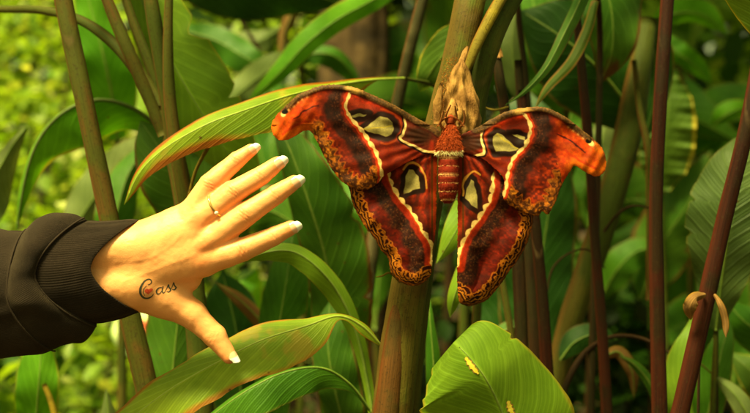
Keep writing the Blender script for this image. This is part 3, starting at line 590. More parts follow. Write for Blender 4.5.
def paint(X, Y, wing):
    X0, Y0 = X, Y
    X = X + (vn(X, Y, 5, 1) - .5) * 1.6; Y = Y + (vn(X, Y, 5, 2) - .5) * 1.6; jit = (vn(X0, Y0, 3.6, 21) - .5)
    f1 = .6 * vn(X0, Y0, 1.35, 3) + .4 * vn(X0 * .8 + Y0 * .6, Y0 * .8 - X0 * .6, .9, 13); f2 = vn(X0, Y0, 2.3, 4); f3 = vn(X0, Y0, 7, 5)
    left = wing[0] == 'L'; fore = wing[1] == 'F'
    cream = C(250, 228, 186); red = C(138, 44, 12); dred = C(86, 24, 10); dark = C(52, 24, 16); org = C(222, 98, 14); och = C(176, 112, 38); pale = C(184, 180, 136)
    img = np.zeros(X.shape + (3,)) + C(140, 42, 12)
    if fore:
        if left:
            post = [(357,86),(351.7,92),(347.7,100),(346.3,109.3),(350.3,117.3),(358,127),(364,133.5),(369.3,142),(374.7,150),(378.7,160.7),(381.5,176),(381,188)]
            ante = [(401,110),(405,121),(405.5,127),(402.7,135),(400,139.3),(406,143),(413,146),(420,150),(430.7,152.5),(438,153)]
            big = [(380,116.5),(388,118),(393.5,123),(395,129),(392,135),(386,138),(375,135),(361,130.5),(368,124)]
            small = [(351,115.2),(360,113.3),(369,115),(364,117.5),(357,119),(352,119)]
            costa = LF[:13]; mar = LF[16:32]; base = (440, 140); psg = 1; asg = 1
            apexline = [(323,84),(322,105),(314,126),(306,138)]
            streak = [(295,119),(300,116.5),(303,112.5),(308,111.5),(313,108),(319,107)]; streak2 = [(283,134),(296,126),(309,122),(318,124)]
            eye = (285,112); scal = [(289,108.5),(293,105),(297,101.8),(301,99.2),(305.5,97)]
        else:
            post = [(517,105),(519.3,111),(524.7,116.3),(528.7,125.7),(528.7,135),(525,144),(521,149),(513.3,157.3),(508.7,166.7),(507,176),(505,186),(502.5,196)]
            ante = [(484,118),(482.7,127),(480.7,135),(481.3,143),(483,150),(482.5,154),(476,156),(469,157.5),(458,158)]
            big = [(491,137),(496,132.5),(502,135),(510,142),(519,148.5),(516,152),(506,152.5),(495,153),(491.5,146)]
            small = [(508.5,133.5),(517,134),(525,137.5),(525,143),(518,139.5)]
            costa = RF[2:14]; mar = RF[16:32]; base = (458, 145); psg = -1; asg = -1
            apexline = [(553,106),(553,125),(553,145),(556,160)]
            streak = [(556,135),(562,138),(567,139.5),(573,143.5),(578,148.5),(584,153)]; streak2 = [(563,150),(572,157),(583,163),(594,168)]
            eye = (587.3,141.3); scal = [(582.7,137.7),(576.5,133),(571,128.5),(565,124.5),(559,121)]
        pd, ps, pa = pdist(X, Y, cr(post, 6)); P_ = pd * ps * psg        # >0 outside the line
        ad, as_, aa = pdist(X, Y, cr(ante, 6)); A_ = ad * as_ * asg      # >0 towards the post line
        md, ms, ma = pdist(X0, Y0, cr(mar, 6)); cd, cs, ca = pdist(X0, Y0, cr(costa, 6))
        xd, xs, xa = pdist(X, Y, cr(apexline, 6)); Xs = xd * xs * (1 if left else -1)   # >0 towards tip
        # between the lines
        ang = np.arctan2(Y - base[1], np.abs(X - base[0])); vein = np.sin(ang * 31 + f3 * 3)
        vm = .25 + .75 * f3; img = bl(img, sm(.1, 1, vein) * .45 * vm, C(196, 84, 26)); img = bl(img, sm(-.3, -1, vein) * .4 * vm, C(80, 28, 12))
        img = bl(img, sm(14, 8, cd) * .85, C(192, 58, 14) * (0.8 + .35 * f2[..., None]))
        img = bl(img, sm(.55, .75, f1) * .25, C(60, 30, 16))
        sb = sdpoly(X, Y, big); ss = sdpoly(X, Y, small)
        wmin = np.minimum(sb, ss)
        img = bl(img, sm(5.5, 3, wmin), C(46, 20, 12)); img = bl(img, sm(-.4, -1.3, wmin), pale * (0.86 + .22 * f3[..., None]))
        wv = pdist(X, Y, [(362, 130), (392, 127)] if left else [(494, 134), (518, 150)])[0]
        img = bl(img, sm(.9, .3, wv) * (wmin < -1), C(206, 194, 100))
        rimw = sm(1.3, .5, np.abs(sb - 6.5)) * (X0 > 380 if left else X0 < 500); img = bl(img, rimw * .7, C(190, 90, 30))
        # ante line and basal patch
        inb = (A_ < 0) if left else (A_ < 0)
        bas = bl(bl(np.zeros_like(img) + C(170, 52, 14), sm(.35, .6, f3) * .55, C(60, 30, 18)), sm(.55, .8, f1) * .4, C(110, 84, 50))
        bc = (418, 136) if left else (470, 144)
        bas = bl(bas, sm(11, 5, np.hypot((X - bc[0]) * .6, Y - bc[1])) * .8, C(62, 40, 26))
        img = np.where(inb[..., None], bas, img)
        img = bl(img, sm(3.5, 2.2, ad) * (A_ > 0), C(44, 18, 12)); img = bl(img, sm(1.6, .8, ad), cream)
        # outside the post line
        out = P_ > 0
        O = np.zeros_like(img) + red * (0.78 + .35 * f2[..., None])
        comb = .5 + .5 * np.sin(pa * 1.9 + f3 * 5); O = bl(O, comb * .35 * sm(16, 22, pd), dred)
        O = bl(O, sm(24, 30, pd) * sm(.3, .8, f2) * .6, C(212, 84, 18))
        bandm = sm(5, 8, pd) * sm(22, 17, pd + (f3 - .5) * 6)
        O = bl(O, bandm * .93, dark * (0.8 + .5 * f2[..., None]))
        spk = bandm * sm(.52, .74, f1) * sm(20, 9, pd); O = bl(O, spk * .5, C(140, 96, 76))
        # ochre margin
        wav = 11.5 + 2.6 * np.sin(ma * .72); mm = sm(wav + 1, wav - 1, md)
        O = bl(O, sm(wav + 2.6, wav + 1, md) * .8, C(206, 120, 30))
        M = np.zeros_like(img) + och * (0.7 + .5 * f2[..., None]); M = bl(M, sm(.45, .7, vn(X0, Y0, 3.1, 8)) * .8, C(74, 38, 14)); M = bl(M, sm(.6, .8, f1) * .5, C(226, 168, 72))
        M = bl(M, sm(1.3, .5, np.abs(md - 3.2 - .8 * np.sin(ma * .9))) * .6, C(60, 34, 14))
        O = np.where((mm > 0)[..., None], O * (1 - mm[..., None]) + M * mm[..., None], O)
        # apex
        ax = sm(-5, 7, Xs + (f3 - .5) * 5)
        tipx = np.clip((323 - X0) / 52 if left else (X0 - 553) / 52, 0, 1)
        Aq = (C(186, 66, 12) * (1 - tipx[..., None]) + C(224, 98, 14) * tipx[..., None]) * (0.88 + .2 * f2[..., None])
        dlow, _, _ = pdist(X0, Y0, cr(LF[14:21] if left else RF[12:19], 5))
        Aq = bl(Aq, sm(11, 4, dlow) * .65, C(232, 140, 36))
        sd1 = pdist(X, Y, cr(streak, 5))[0]; sd2 = pdist(X, Y, cr(streak2, 5))[0]
        Aq = bl(Aq, sm(3.5, .5, sd1) * .6, C(176, 50, 8)); Aq = bl(Aq, sm(1.2, .3, sd1), C(80, 16, 6)); Aq = bl(Aq, sm(.3, .8, vn(X0 * .35 + Y0, Y0 * .35 - X0, 3, 25)) * .22, C(250, 150, 40)); Aq = bl(Aq, sm(1.8, .5, sd2) * .7, C(190, 62, 10))
        O = O * (1 - ax[..., None]) + Aq * ax[..., None]
        sg_ = sm(0, 3, cd) * sm(9, 5.5, cd) * sm(.16, .3, tipx) * sm(.86, .72, tipx)
        teeth = sm(.1, .6, np.sin(ca * 1.0)); O = bl(O, sg_ * (.35 + .55 * teeth), C(214, 180, 140)); O = bl(O, sg_ * (1 - teeth) * .5, C(96, 58, 36))
        O = bl(O, sm(5.2, 3.0, cd) * sm(.12, .3, tipx) * sm(.80, .70, tipx), C(58, 42, 32) * (.8 + .5 * f1[..., None]))
        ex, ey = (X0 - eye[0]), (Y0 - eye[1]); eo = np.hypot(ex * (.75 if left else .8), ey)
        wh = np.hypot(X0 - eye[0] - (-1.5 if left else 2.2), Y0 - eye[1] - 2.2); O = bl(O, sm(3.6, 2.2, wh) * .9, C(246, 226, 186)); O = bl(O, sm(3.0, 1.9, eo), C(16, 9, 7))
        O = bl(O, sm(.45, .8, vn(X0, Y0, 9, 29)) * .2 * (1 - ax), C(70, 26, 12)); img = np.where(out[..., None], O, img)
        # line itself
        lw = .95 + 1.0 * np.abs(np.sin(pa * .33)) + .5 * (f2 - .5)
        img = bl(img, sm(lw + 3, lw + 1.6, pd) * out, C(200, 70, 20)); img = bl(img, sm(lw + .5, lw - .5, pd), cream * (0.86 + .2 * f2[..., None]))
        # costa
        cw = np.where(P_ > 0, 4.6, 6.0); cw = np.where((tipx > .70), 1.2, cw)
        cm = sm(cw + .8, cw - .8, cd); grey = C(98, 74, 48) * (0.7 + .7 * f1[..., None])
        img = bl(img, sm(cw + 2.2, cw + .5, cd) * (tipx < .6) * .6, C(60, 22, 12)); img = bl(img, cm * (1 - .75 * sm(.75, .95, tipx)), grey)
        img = bl(img, cm * sm(11, 4, pd) * .85, C(216, 182, 124))
        img = bl(img, sm(2.0, .6, cd) * .4 * (tipx < .6), C(150, 122, 84))
    else:
        if left:
            post = [(386,168),(388,174),(389.3,180),(393,188),(397.3,194.7),(402,201),(408,208),(412,213.5),(416,220),(422.7,232.3),(427,238),(431,246),(431.5,254),(431.5,264)]
            win = [(408,169),(413.5,169),(418.5,176),(421,183),(421.5,189),(412,191.5),(402.5,195.5),(404,186),(405.5,176)]
            arc_ = [(403,170),(408,164),(415,163.5),(421,168),(425,176),(427,188)]; mar = LH[8:21]; mar = LH[7:21]; psg = 1; strip = 437.5
        else:
            post = [(494,172),(493.3,184),(491.5,195),(490,202),(485.5,209),(482,214),(478,219.5),(474,224.7),(470,231),(466,237),(463,244),(459.5,254),(458,266)]
            win = [(470,178),(474,181),(477.5,190),(478.8,211),(471,206),(464,198.5),(466,187)]
            arc_ = [(463,196),(463.5,184),(468,175),(474,172),(480,175)]; mar = RH[4:18]; psg = -1; strip = 457.5
        pd, ps, pa = pdist(X, Y, cr(post, 6)); P_ = pd * ps * psg; md, ms, ma = pdist(X0, Y0, cr(mar, 6))
        img = img * (0.8 + .4 * f2[..., None])
        vein = np.sin(np.arctan2(np.abs(X - (436 if left else 459)), Y - 130) * 36 + f3 * 3); img = bl(img, sm(-.2, -1, vein) * .5, C(62, 28, 14)); img = bl(img, sm(.3, 1, vein) * .4, C(196, 88, 34))
        stx = np.abs(X0 - strip); img = bl(img, sm(9, 5, stx) * .7, C(186, 74, 24)); img = bl(img, sm(1.4, .4, np.abs(stx - 5.5)) * .8, C(90, 66, 26)); img = bl(img, sm(1.6, .5, stx) * .5, C(220, 130, 50))
        sb = sdpoly(X, Y, win); img = bl(img, sm(5, 3, sb), C(44, 20, 12)); img = bl(img, sm(-.4, -1.3, sb), pale * (0.86 + .22 * f3[..., None]))
        a_d = pdist(X, Y, cr(arc_, 5))[0]; img = bl(img, sm(1.5, .6, a_d) * .9, C(224, 176, 90))
        img = bl(img, sm(10, 4, pd) * (P_ < 0) * .6, C(66, 26, 14))
        out = P_ > 0
        O = np.zeros_like(img) + C(136, 38, 10) * (0.66 + .45 * f2[..., None])
        comb = .5 + .5 * np.sin(pa * 1.7 + f3 * 4); O = bl(O, comb * .4 * sm(18, 24, pd), dred)
        spots = sm(.55, .95, np.sin(ma * .62) * .5 + .5) * sm(4, 1.5, np.abs(md - 18)); O = bl(O, spots * .55, C(96, 14, 8))
        bandm = sm(5.5, 9, pd) * sm(25, 18, pd + (f3 - .5) * 7)
        O = bl(O, bandm * .95, C(62, 30, 20) * (0.7 + .6 * f2[..., None])); O = bl(O, bandm * sm(.5, .8, f1) * .5, C(136, 98, 70))
        O = bl(O, sm(8, 6, pd) * .5, C(206, 64, 14))
        # looped margin
        ma0 = ma; ma = ma + jit * 12; md = md + jit * 3.2
        M = np.zeros_like(img) + C(168, 104, 34) * (0.75 + .4 * f2[..., None])
        ln = lambda c, w, wob=0.0, ph=0.0: sm(w + .5, w - .4, np.abs(md - c - wob * np.sin(ma * .62 + ph)))
        M = bl(M, ln(.4, .5), C(96, 66, 26)); M = bl(M, ln(3.2, .65, .3), C(54, 26, 10)); M = bl(M, ln(6.2, 1.0, 1.0), C(48, 20, 10))
        M = bl(M, ln(4.7, .6, .6), C(206, 142, 50))
        wav = 10.2 + 2.6 * np.sin(ma * .62); mm = sm(wav + .6, wav - .6, md)
        O = O * (1 - mm[..., None]) + M * mm[..., None]
        O = bl(O, sm(1.1, .5, np.abs(md - wav)) * .8, C(214, 146, 48))
        cell = np.sin(ma * .62 + math.pi) * .5 + .5; O = bl(O, sm(2.2, 1.2, np.hypot((cell - 1) * 3, md - 9.6)) , C(60, 14, 8))
        O = bl(O, sm(1.0, .5, np.abs(np.hypot((cell - 1) * 3.4, (md - 9.6)) - 2.9)) * .7, C(214, 142, 48))
        img = np.where(out[..., None], O, img)
        sc = np.abs(np.sin(pa * .3)); lw = .8 + 1.45 * sc + .5 * (f2 - .5); lw = lw * sm(0, 10, pa + 4)
        off = P_ + 1.2 * sc
        img = bl(img, sm(lw + 2.2, lw + .6, np.abs(off)) * out * .7, C(206, 84, 24)); img = bl(img, sm(lw + .5, lw - .5, np.abs(off)), C(252, 226, 176) * (0.88 + .15 * f2[..., None]))
    img = img * (0.93 + .16 * f1[..., None])
    return np.clip(img * np.array([.84, .79, .66]) * (1 - .12 * sm(.55, .85, vn(X0 + 50, Y0, 11, 27)))[..., None], .02, 1)

def lin(c): return np.where(c <= .04045, c / 12.92, ((c + .055) / 1.055) ** 2.4)

# BUILD the moth
MD = 0.985
moth = thing('atlas_moth', pw(449, 160, MD), 'large russet and orange moth with spread patterned wings hanging from the tan cocoon', 'moth')
wing_m = vcol_mat('wing_scales', 0.6, 0.12, 1400, 0.35, 0.0003, mott=0.18, trans=0.12).m

def wing(name, outline, key, w0, k=2.0):
    Q = cr(list(outline) + [outline[0]], 5)
    x0, y0 = Q.min(0) - 1; x1, y1 = Q.max(0) + 1
    xs = np.arange(x0, x1, 1 / k); ys = np.arange(y0, y1, 1 / k)
    X, Y = np.meshgrid(xs, ys, indexing='ij')
    cx = (X[:-1, :-1] + X[1:, 1:]) / 2; cy = (Y[:-1, :-1] + Y[1:, 1:]) / 2
    m = inpoly(cx, cy, Q); ii, jj = np.nonzero(m); ny = len(ys)
    F = np.stack([ii * ny + jj, (ii + 1) * ny + jj, (ii + 1) * ny + jj + 1, ii * ny + jj + 1], -1)
    use, inv = np.unique(F, return_inverse=True); F = inv.reshape(F.shape)
    x = X.ravel()[use]; y = Y.ravel()[use]
    # border vertices snap to the outline
    cnt = np.bincount(F.ravel(), minlength=len(use)); b = np.nonzero(cnt < 4)[0]
    A = Q[:-1]; B = Q[1:]; E = B - A; L2 = (E ** 2).sum(1) + 1e-9
    t = np.clip(((x[b, None] - A[:, 0]) * E[:, 0] + (y[b, None] - A[:, 1]) * E[:, 1]) / L2, 0, 1)
    px = A[:, 0] + t * E[:, 0]; py = A[:, 1] + t * E[:, 1]; dd = np.hypot(px - x[b, None], py - y[b, None]); q = dd.argmin(1)
    rag = (vn(x[b], y[b], 1.6, 31) - .5) * .9
    nx = px[np.arange(len(b)), q]; nyy = py[np.arange(len(b)), q]
    x[b] = nx + rag; y[b] = nyy + (vn(x[b], y[b], 1.6, 32) - .5) * .9
    c = np.clip(lin(paint(x, y, key)) ** 1.18 * 1.22, 0, 1)
    sd = pdist(x, y, Q)[0]
    w = w0 - 1.4 * np.exp(-sd / 2.5) + (vn(x, y, 26, 6) - .5) * 6 + (vn(x, y, 9, 7) - .5) * 1.6
    bx = 438 if key[0] == 'L' else 458
    ang = np.arctan2(y - 140, np.abs(x - bx) + 3); w += .3 * np.sin(ang * 31) * sm(6, 30, np.abs(x - bx))
    dx = np.abs(x - bx)
    if key[1] == 'F':
        w += 5 * sm(0, 40, dx) - 9 * sm(100, 175, dx) ** 2
        w += 1.6 * np.exp(-((sd - 3) / 3) ** 2) * (y < 125)
        tip = sm(110, 150, dx); w += tip * 3 * np.sin(np.clip(sd / 18, 0, 1) * math.pi / 2) + tip * .7 * np.sin((x + y * .6) * .5)
    else:
        w += -2 + 5 * np.exp(-((sd - 12) / 10) ** 2) - 6 * sm(220, 300, y)
    V = pw(x, y, MD, w)
    # a second skin behind gives the wing its thickness
    n = len(V); V2 = V + np.array([0, 0.0006, 0]); F2 = F[:, ::-1] + n
    ed = np.concatenate([F[:, [0, 1]], F[:, [1, 2]], F[:, [2, 3]], F[:, [3, 0]]]); key_ = np.sort(ed, 1); _, idx, cn = np.unique(key_[:, 0] * (n + 1) + key_[:, 1], return_index=True, return_counts=True)
    be = ed[idx[cn == 1]]; side = np.stack([be[:, 1], be[:, 0], be[:, 0] + n, be[:, 1] + n], -1)
    o = mk(name, np.vstack([V, V2]), np.vstack([F, F2, side]), wing_m, moth, col=np.vstack([c, c * .8]))
    return o
wing('hindwing', LH, 'LH', 0); wing('hindwing', RH, 'RH', 0)
wing('forewing', LF, 'LF', 4); wing('forewing', RF, 'RF', 4)

def fuzz(name, pts, nrm, length, width, cols, mat, parent, droop=(0, 0, 0)):
    """many short flat hairs as one mesh"""
    V = []; F = []; K = []
    for p, n_, c in zip(pts, nrm, cols):
        n_ = n_ + rng.normal(0, .35, 3) + np.array(droop); n_ /= np.linalg.norm(n_); s = np.cross(n_, rng.normal(0, 1, 3)); s /= np.linalg.norm(s)
        L = length * rng.uniform(.5, 1.2); i = len(V)
        V += [p - s * width, p + s * width, p + n_ * L]; F.append((i, i + 1, i + 2)); K += [c * .8, c * .8, c * 1.15]
    return mk(name, V, np.array(F), mat, parent, col=np.clip(np.array(K), 0, 1), smooth=False)

fur_m = vcol_mat('moth_fur', 0.8, 0.15, 900, 0.2, 0.0003, mott=0.2).m
def revolve_px(rows, seg=28, MDq=MD):
    """rows of (y, cx, half width, depth half, w centre)"""
    rows = cr(rows, 5); th = np.linspace(0, 2 * np.pi, seg, endpoint=False); V = []
    for (y, cx, hw, hd, w) in rows:
        V.append(pw(cx + hw * np.cos(th), np.full(seg, y), MDq, w + hd * np.sin(th)))
    V = np.vstack(V); F = [tuple(f) for f in grid_faces(len(rows), seg, True)] + [tuple(range(seg)), tuple(range((len(rows) - 1) * seg, len(rows) * seg))[::-1]]
    return V, F, rows, th
# abdomen
V, F, rows, th = revolve_px([(150,448.5,9,9,2),(158,448.5,9.5,9.5,4),(170,448.3,9.8,9.8,5),(182,448,9.6,9.4,5),(192,447.8,8.6,8.4,4),(199,447.6,6.6,6,3),(203.5,447.5,2.5,2,2)], 32)
yy = np.repeat(rows[:, 0], 32); ring = np.abs(((yy - 157.5) % 8.4) - 4.2); wv_ = vn(np.tile(np.cos(th) * 12, len(rows)), yy, 3, 3)
cA = np.where((ring > 3.6)[:, None], lin(C(232, 170, 110)), lin(C(122, 32, 12)) * (0.7 + .6 * wv_[:, None]))
V = V + np.array([0, 1, 0]) * (np.where(ring > 3.3, 0.0009, 0) - 0.0004)[:, None] * np.sign(np.tile(np.sin(th), len(rows)))[:, None]
ab = mk('abdomen', V, F, fur_m, moth, col=cA)
# thorax
V, F, rows, th = revolve_px([(121,451,1.5,2,4),(127,450.5,4,5,5),(134,449.5,7.5,7,6),(142,448.8,10.5,9,6),(149,448.5,12.5,9.5,6),(155,448.5,11,8.5,5),(158,448.5,7,6,4)], 32)
yy = np.repeat(rows[:, 0], 32); cT = np.where((np.abs(yy - 154.4) < 2.0)[:, None], lin(C(250, 220, 150)), lin(C(150, 56, 16)) * (0.75 + .5 * vn(V[:, 0] * 1250, yy, 4, 9)[:, None]))
mk('thorax', V, F, fur_m, moth, col=cT)
def body_hairs(rowsdef, n, y0, y1, L, colf):
    rr = cr(rowsdef, 5); P = []; N_ = []; K = []
    for _ in range(n):
        y = rng.uniform(y0, y1); a = rng.uniform(-.1, math.pi + .1); cx, hw, hd, w = [np.interp(y, rr[:, 0], rr[:, i]) for i in (1, 2, 3, 4)]
        P.append(pw(cx + hw * math.cos(a), y, MD, w + hd * math.sin(a))); N_.append(np.array([math.cos(a) * .5, -math.sin(a) * .5, -.9])); K.append(colf(y) * rng.uniform(.7, 1.25))
    return P, N_, K
T_ = [(121,451,1.5,2,4),(127,450.5,4,5,5),(134,449.5,7.5,7,6),(142,448.8,10.5,9,6),(149,448.5,12.5,9.5,6),(155,448.5,11,8.5,5),(158,448.5,7,6,4)]
P, N_, K = body_hairs(T_, 4200, 122, 154, 1, lambda y: lin(C(158, 62, 18)) if y < 150.5 else lin(C(250, 226, 165)))
fuzz('thorax_fur', P, N_, 0.0034, 0.00022, K, fur_m, moth)
A_ = [(150,448.5,9,9,2),(158,448.5,9.5,9.5,4),(170,448.3,9.8,9.8,5),(182,448,9.6,9.4,5),(192,447.8,8.6,8.4,4),(199,447.6,6.6,6,3),(203.5,447.5,2.5,2,2)]
P, N_, K = body_hairs(A_, 3600, 157, 203, 1, lambda y: lin(C(226, 166, 104)) if abs(((y - 157.5) % 8.4) - 4.2) > 3.7 else lin(C(120, 32, 12)))
fuzz('abdomen_fur', P, N_, 0.0012, 0.00020, K, fur_m, moth)
# head, antennae and forelegs clinging to the cocoon
V, F, rows, th = revolve_px([(115,450.5,1.5,2,4),(117,450.5,3.4,4,5),(120,450.3,4.0,4.5,6),(124,450,3.8,4,6)], 20)
mk('head', V, F, fur_m, moth, col=lin(C(130, 50, 18)) * np.ones((len(V), 1)))
for sx in (-1, 1):
    V, F, uv = tube(pw([450 + sx * 2, 450 + sx * 5, 450 + sx * 9, 450 + sx * 13], [118, 118.5, 122, 127], MD, [8, 9.5, 9.5, 8]), [.0006, .0007, .0006, .0003], 8)
    Vb = [V]; Fb = list(F); off = len(V)
    for q in np.linspace(0, 1, 9):
        bx_ = 450 + sx * (3 + 9.5 * q); by = 118 + 8.5 * q * q
        v2, f2_, _ = tube(pw([bx_, bx_ + sx * 2.4], [by, by + 1.8], MD, [10.5, 10]), [.0003, .00012], 5); Vb.append(v2); Fb += [tuple(i + off for i in f) for f in f2_]; off += len(v2)
    VV = np.vstack(Vb); mk('antenna', VV, Fb, fur_m, moth, col=lin(C(140, 74, 30)) * np.ones((len(VV), 1)))
for sx, pts in ((-1, [(447,124),(445,118),(447,112),(450,106)]), (1, [(453,124),(456,118),(455,112),(454,107)]), (-1, [(444,130),(440,125),(441,119),(443,112)]), (1, [(458,129),(463,124),(464,118),(463,111)])):
    q = cr(pts, 5); V, F, uv = tube(pw(q[:, 0], q[:, 1], MD, np.linspace(5, 15, len(q)) if abs(pts[0][0] - 450) < 7 else np.linspace(4, 12, len(q))), np.linspace(.0012, .0005, len(q)), 8)
    mk('leg', V, F, fur_m, moth, col=lin(C(128, 74, 32)) * np.ones((len(V), 1)))
# ------------------------------------------------------------------ the person: left hand and sleeved forearm
HD = 0.97
person = thing('person', pw(-420, 560, HD), "outstretched hand with french nails, wrist tattoo and thin ring, in a dark brown sleeve", 'person')

def surface_nets(F, o, h):
    ins = F < 0; n = F.shape
    c = lambda a, i, j, k: a[i:n[0] - 1 + i, j:n[1] - 1 + j, k:n[2] - 1 + k]
    cnt = sum(c(ins, i, j, k).astype(np.int8) for i in (0, 1) for j in (0, 1) for k in (0, 1))
    act = (cnt > 0) & (cnt < 8); I, J, K = np.nonzero(act); idx = -np.ones(act.shape, np.int64); idx[I, J, K] = np.arange(len(I))
    acc = np.zeros((len(I), 3)); m = np.zeros(len(I))
    cor = [(i, j, k) for i in (0, 1) for j in (0, 1) for k in (0, 1)]
    for a in cor:
        for ax in range(3):
            if a[ax]: continue
            b = list(a); b[ax] = 1
            fa = F[I + a[0], J + a[1], K + a[2]]; fb = F[I + b[0], J + b[1], K + b[2]]; x = (fa < 0) != (fb < 0)
            t = np.where(x, fa / np.where(x, fa - fb, 1), 0)
            p = np.tile(np.array(a, float), (len(I), 1)); p[:, ax] += t; acc += p * x[:, None]; m += x
    V = acc / m[:, None] + np.stack([I, J, K], -1); V = V * h + np.array(o)
    faces = []
    for ax in range(3):
        u, v = [(1, 2), (2, 0), (0, 1)][ax]
        s0 = [slice(1, -1)] * 3; s0[ax] = slice(0, -1); s1 = [slice(1, -1)] * 3; s1[ax] = slice(1, None)
        A = ins[tuple(s0)]; B = ins[tuple(s1)]; X = A != B; P = np.stack(np.nonzero(X), -1)
        off = np.ones(3, int); off[ax] = 0; P = P + off; fl = A[X]
        def g(du, dv):
            q = P.copy(); q[:, u] -= du; q[:, v] -= dv; return idx[q[:, 0], q[:, 1], q[:, 2]]
        q = np.stack([g(1, 1), g(0, 1), g(0, 0), g(1, 0)], -1); q[~fl] = q[~fl][:, ::-1]; faces.append(q)
    return V, np.vstack(faces)

hh = 0.85
gx = np.arange(52, 306, hh); gy = np.arange(130, 378, hh); gz = np.arange(-42, 44, hh)
FLD = np.full((len(gx), len(gy), len(gz)), 60.0, np.float32)
def smin(a, b, k):
    h_ = np.clip(.5 + .5 * (b - a) / k, 0, 1); return b * (1 - h_) + a * h_ - k * h_ * (1 - h_)
def cone(a, b, ra, rb, k=5, fz=1.0, field=None, sub=False):
    """round cone from a to b in pixel space (x, y, towards the eye), squeezed in depth by fz"""
    f = FLD if field is None else field
    a = np.array(a, float); b = np.array(b, float); pad = max(ra, rb) + k + 6
    lo = np.minimum(a, b) - pad; hi = np.maximum(a, b) + pad
    sx = slice(*np.searchsorted(gx, [lo[0], hi[0]])); sy = slice(*np.searchsorted(gy, [lo[1], hi[1]])); sz = slice(*np.searchsorted(gz, [lo[2], hi[2]]))
    X, Y, Z = np.meshgrid(gx[sx], gy[sy], gz[sz], indexing='ij', sparse=True)
    e = b - a; L2 = (e ** 2).sum() + 1e-9
    t = np.clip(((X - a[0]) * e[0] + (Y - a[1]) * e[1] + (Z - a[2]) * e[2]) / L2, 0, 1)
    dd = np.sqrt((X - a[0] - t * e[0]) ** 2 + (Y - a[1] - t * e[1]) ** 2 + ((Z - a[2] - t * e[2]) / fz) ** 2) - (ra + (rb - ra) * t)
    if sub: f[sx, sy, sz] = -smin(-f[sx, sy, sz], dd, k)
    else: f[sx, sy, sz] = smin(f[sx, sy, sz], dd, k)
# wrist and back of the hand
cone((40, 254, 0), (138, 250, 0), 25, 26, 8); cone((40, 284, 0), (138, 284, -2), 25, 26, 8)
MC = dict(pinky=((138, 247, -2), (192, 213, -2), 24, 13.5), ring=((138, 254, 0), (197, 224, 2), 22, 14.5), middle=((138, 264, 0), (206, 243, 3), 22, 15),
          index=((138, 276, -1), (204, 261, 1), 22, 15.5))
for a, b, ra, rb in MC.values(): cone(a, b, ra, rb, 8, .86)
cone((176, 284, -6), (188, 280, -6), 15, 12, 9, .7)
cone((138, 254, 2), (190, 232, 3), 24, 19, 6, .82); cone((138, 268, 1), (192, 252, 3), 24, 19, 6, .82)
# thumb
cone((136, 284, -4), (162, 297, -8), 25, 20.5, 9, .9); cone((162, 297, -8), (191, 315, -9), 20.5, 14.2, 8); cone((191, 315, -9), (214, 337, -7), 13.6, 11.4, 5)
cone((214, 337, -7), (229, 357, -4), 11.6, 7.6, 3)
FW = 1.07
FING = {
 'pinky': [(192, 213, -2, 12.6), (210, 184.5, 1, 10.6), (237, 160, -1, 8.1), (250.5, 150, -3, 6.1)],
 'ring': [(197, 221, 2, 13.2), (235, 191.5, 6, 10.6), (262, 175.5, 3, 9.0), (277.5, 163.5, 0, 6.9)],
 'middle': [(206, 243, 3, 13.8), (246, 214.8, 7, 11.3), (276, 194.6, 3, 9.3), (294, 182.5, 0, 7.1)],
 'index': [(204, 261, 1, 14), (243, 249.5, 4, 11.3), (274, 236.2, 1, 8.9), (291, 227.8, -1, 7.0)]}
for nm, P in FING.items():
    fld = np.full(FLD.shape, 60.0, np.float32)
    for i in range(3):
        a, b = P[i], P[i + 1]; cone(a[:3], b[:3], a[3] * FW, b[3] * FW, 1.0, 1.0, fld)
    # knuckle swellings
    for i, g in ():
        p = P[i]; cone((p[0], p[1], p[2] + 1.5), (p[0] + .5, p[1], p[2] + 1.5), p[3] * FW + g, p[3] * FW + g, 6, 1.0, fld)
    FLD = smin(FLD, fld, 3.6)
    m = P[0]
    cone((m[0] - 3, m[1] + 1, m[2] + 7.5), (m[0] + 4, m[1] - 3, m[2] + 7.5), 5.5, 5, 7)
# tendons on the back of the hand
for a, b in () and (((146, 250, 19), (192, 216, 9)), ((146, 255, 20), (200, 230, 14)), ((146, 261, 20), (204, 245, 16)), ((148, 268, 19), (202, 262, 14))):
    cone(a, b, 1.0, 1.6, 9)
# hollows between the knuckles
for a in () and ((203, 213, 17), (209, 231, 20), (211, 252, 19)): cone(a, (a[0] - 14, a[1] + 6, a[2] + 3), 1.5, 1.0, 7, sub=True)
V, F = surface_nets(FLD, (gx[0], gy[0], gz[0]), hh)
E_ = np.unique(np.sort(np.vstack([F[:, [0, 1]], F[:, [1, 2]], F[:, [2, 3]], F[:, [3, 0]]]), 1), axis=0)
def lap(V, it=1, lam=.5):
    for _ in range(it):
        s = np.zeros_like(V); n = np.zeros(len(V))
        np.add.at(s, E_[:, 0], V[E_[:, 1]]); np.add.at(s, E_[:, 1], V[E_[:, 0]]); np.add.at(n, E_.ravel(), 1)
        V = V * (1 - lam) + lam * s / n[:, None]
    return V
V = lap(V, 8)
# pixel-space normals
def vnorm(V, F):
    n = np.cross(V[F[:, 2]] - V[F[:, 0]], V[F[:, 3]] - V[F[:, 1]]); N_ = np.zeros_like(V)
    for i in range(4): np.add.at(N_, F[:, i], n)
    return N_ / (np.linalg.norm(N_, axis=1)[:, None] + 1e-9)
NV = vnorm(V, F)
if (NV[:, 2] * (V[:, 2] - V[:, 2].mean())).mean() < 0: F = F[:, ::-1]; NV = -NV
x, y, z = V.T
